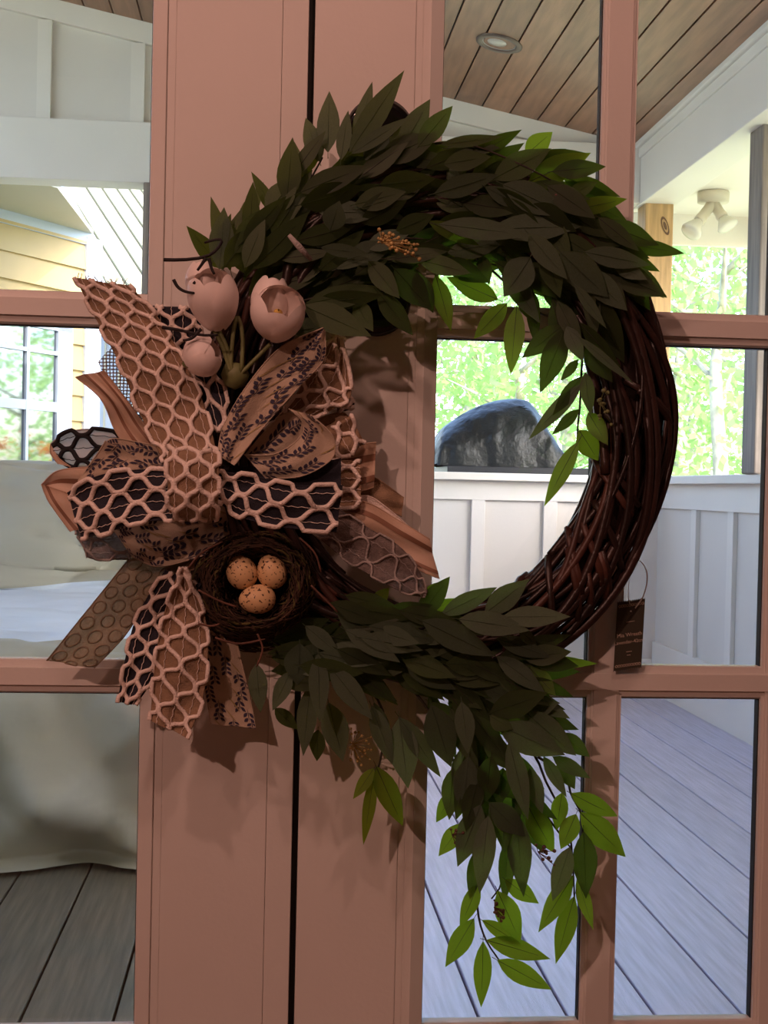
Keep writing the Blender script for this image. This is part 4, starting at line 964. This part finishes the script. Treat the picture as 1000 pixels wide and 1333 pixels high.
for q in ([(335, 825), (342, 845), (334, 868)], [(258, 812), (275, 815), (286, 812)], [(405, 762), (418, 775), (440, 797)], [(258, 768), (285, 782), (308, 790)], [(245, 740), (262, 720), (290, 705)], [(390, 700), (410, 720), (418, 745)], [(280, 830), (310, 838), (345, 832)]):
    b = MB(); b.tube(cr([P(x, y, .12) for x, y in q], 8), [.0011]*7+[.0006], 5); part(b, 'stray_twig', M_ntwig, nest, nc)
settle(nest)
for ch in nest.children: ch.matrix_parent_inverse = Matrix.Translation(-nc)
for (x, y, ln, wd, ang, d, lb) in ((314, 744, 48, 40, 118, .098, 'speckled egg at upper left in the nest, a twig across it'), (354, 744, 46, 39, 110, .098, 'speckled egg at upper right in the nest'), (335, 780, 48, 38, 184, .105, 'speckled egg lying sideways, lowest of the three in the nest')):
    c = P(x, y, d); sc = (c-CAM).length/FPX; a = math.radians(ang); ax = Vector((math.cos(a), -.15, math.sin(a))).normalized()
    L = ln*sc/2; r = wd*sc/2; b = MB(); prof = []
    for i in range(17):
        t = math.pi*i/16; h = -math.cos(t)*L; prof.append((max(.0002, math.sin(t)*r*(1-.10*math.cos(t)*-1)), h))
    b.lathe(prof, Vector((0, 0, 0)), ax, 26); o = b.build('egg', M_egg); o.location = c; tag(o, lb, 'egg', 'eggs in the nest')

# ==================================================================== HANG TAG
tc_ = P(820, 826, .012); tg = thing('hang_tag', 'brown card tag hanging from the wreath on a nylon loop', 'tag', tc_)
A = [P(804, 785, .013), P(840, 780, .013), P(835, 868, .013), P(799, 873, .013)]
def tp(u, v, dy=0): return A[0].lerp(A[1], u).lerp(A[3].lerp(A[2], u), v)+Vector((0, dy, 0))
n = 26; top = [tp(i/n, 0 if i % 2 else -.022) for i in range(n+1)]; bot = [tp(i/n, 1 if i % 2 else 1.022) for i in range(n+1)]
b = MB(); g0 = [top, bot]; b.grid(g0, 0, False); b.grid([[p+Vector((0, .0008, 0)) for p in r] for r in (bot, top)], 0, False)
card = part(b, 'card', M_tag, tg, tc_)
b = MB()
for v in (.055, .945):
    for ph in (0, math.pi): b.tube([tp(.04+.92*i/60, v+.018*math.sin(i/60*6.283*5+ph), -.0005) for i in range(61)], .00035, 3)
for (v, u0, u1) in ((.30, .36, .66), (.745, .42, .60), (.795, .45, .58)):
    u = u0
    while u < u1: b.tube([tp(u, v, -.0005), tp(u+.022, v+.004, -.0005)], .0005, 3); u += .034
part(b, 'printed_border', M_tagink, card)
b = MB(); b.lathe([(.0009, 0), (.0009, .0006), (.0002, .0007)], tp(.50, .15, -.0002), Vector((0, -1, 0)), 10); part(b, 'punched_hole', M_string, card)
def text(s, u, v, size, mt, par):
    cu = bpy.data.curves.new('txt', 'FONT'); cu.body = s; cu.size = size; cu.align_x = 'CENTER'; cu.align_y = 'CENTER'; cu.extrude = .0001
    o = bpy.data.objects.new('txt', cu); COL.objects.link(o); bpy.context.view_layer.update()
    me = bpy.data.meshes.new_from_object(o.evaluated_get(bpy.context.evaluated_depsgraph_get())); bpy.data.objects.remove(o)
    me.materials.clear(); me.materials.append(mt)
    q = link('printed_text', me, par); X = (A[1]-A[0]).normalized(); Z = Vector((0, -1, 0)); Yv = Z.cross(X).normalized(); Z = X.cross(Yv)
    M = Matrix((X, Yv, Z)).transposed().to_4x4(); M.translation = tp(u, v, -.0006); q.matrix_basis = M
text('Mia Wreath', .5, .495, .0056, M_tagink, card); text('Lavender-42cm', .5, .60, .0052, M_tagink, card)
b = MB(); b.tube(cr([P(827, 792, .014), P(838, 775, .016), P(843, 752, .02), P(838, 735, .03), P(828, 726, .045)], 20), .0008, 5); b.tube(cr([P(820, 787, .014), P(818, 770, .03), P(822, 730, .045)], 10), .0004, 4)
part(b, 'nylon_loop', M_string, tg, tc_)

# ------------------------------------------------------------------ room ceiling lamps (warm), each modelled as a fixture; the rear one is an added fill
M_lens = mat('warm_lamp_glass', (.9, .8, .7), .4, emit=(1, .5, .38), est=6)
def ceiling_lamp(x, y, e, label):
    t = thing('ceiling_lamp', label, 'lamp', (x, y, RZ1), 'ceiling lamps of the room')
    b = MB(); b.lathe([(.001, 0), (.09, 0), (.09, .02), (.075, .03)], (x, y, RZ1), Vector((0, 0, -1)), 28); b.build('housing', M_fix, t)
    b = MB(); b.lathe([(.075, .025), (.05, .034), (.001, .036)], (x, y, RZ1), Vector((0, 0, -1)), 28); b.build('lens', M_lens, t)
    settle(t)
    l = bpy.data.lights.new('lamp', 'AREA'); l.shape = 'DISK'; l.size = .07; l.energy = e; l.color = (1, .51, .395)
    o = bpy.data.objects.new('lamp', l); COL.objects.link(o); o.location = (x, y, RZ1-.05)
    dv = Vector((0, 0, 1.0))-Vector((x, y, RZ1)); o.rotation_euler = dv.to_track_quat('-Z', 'Y').to_euler()
for (x, y, e), lbn in zip(((-.55, -1.15, 5.5), (.35, -1.3, 3.5), (-1.45, -3.0, 36)), ('ceiling lamp nearest the doors, left of the wreath', 'ceiling lamp near the doors, right of the wreath', 'added fill lamp, unseen at the back of the room')):
    ceiling_lamp(x, y, e, lbn)
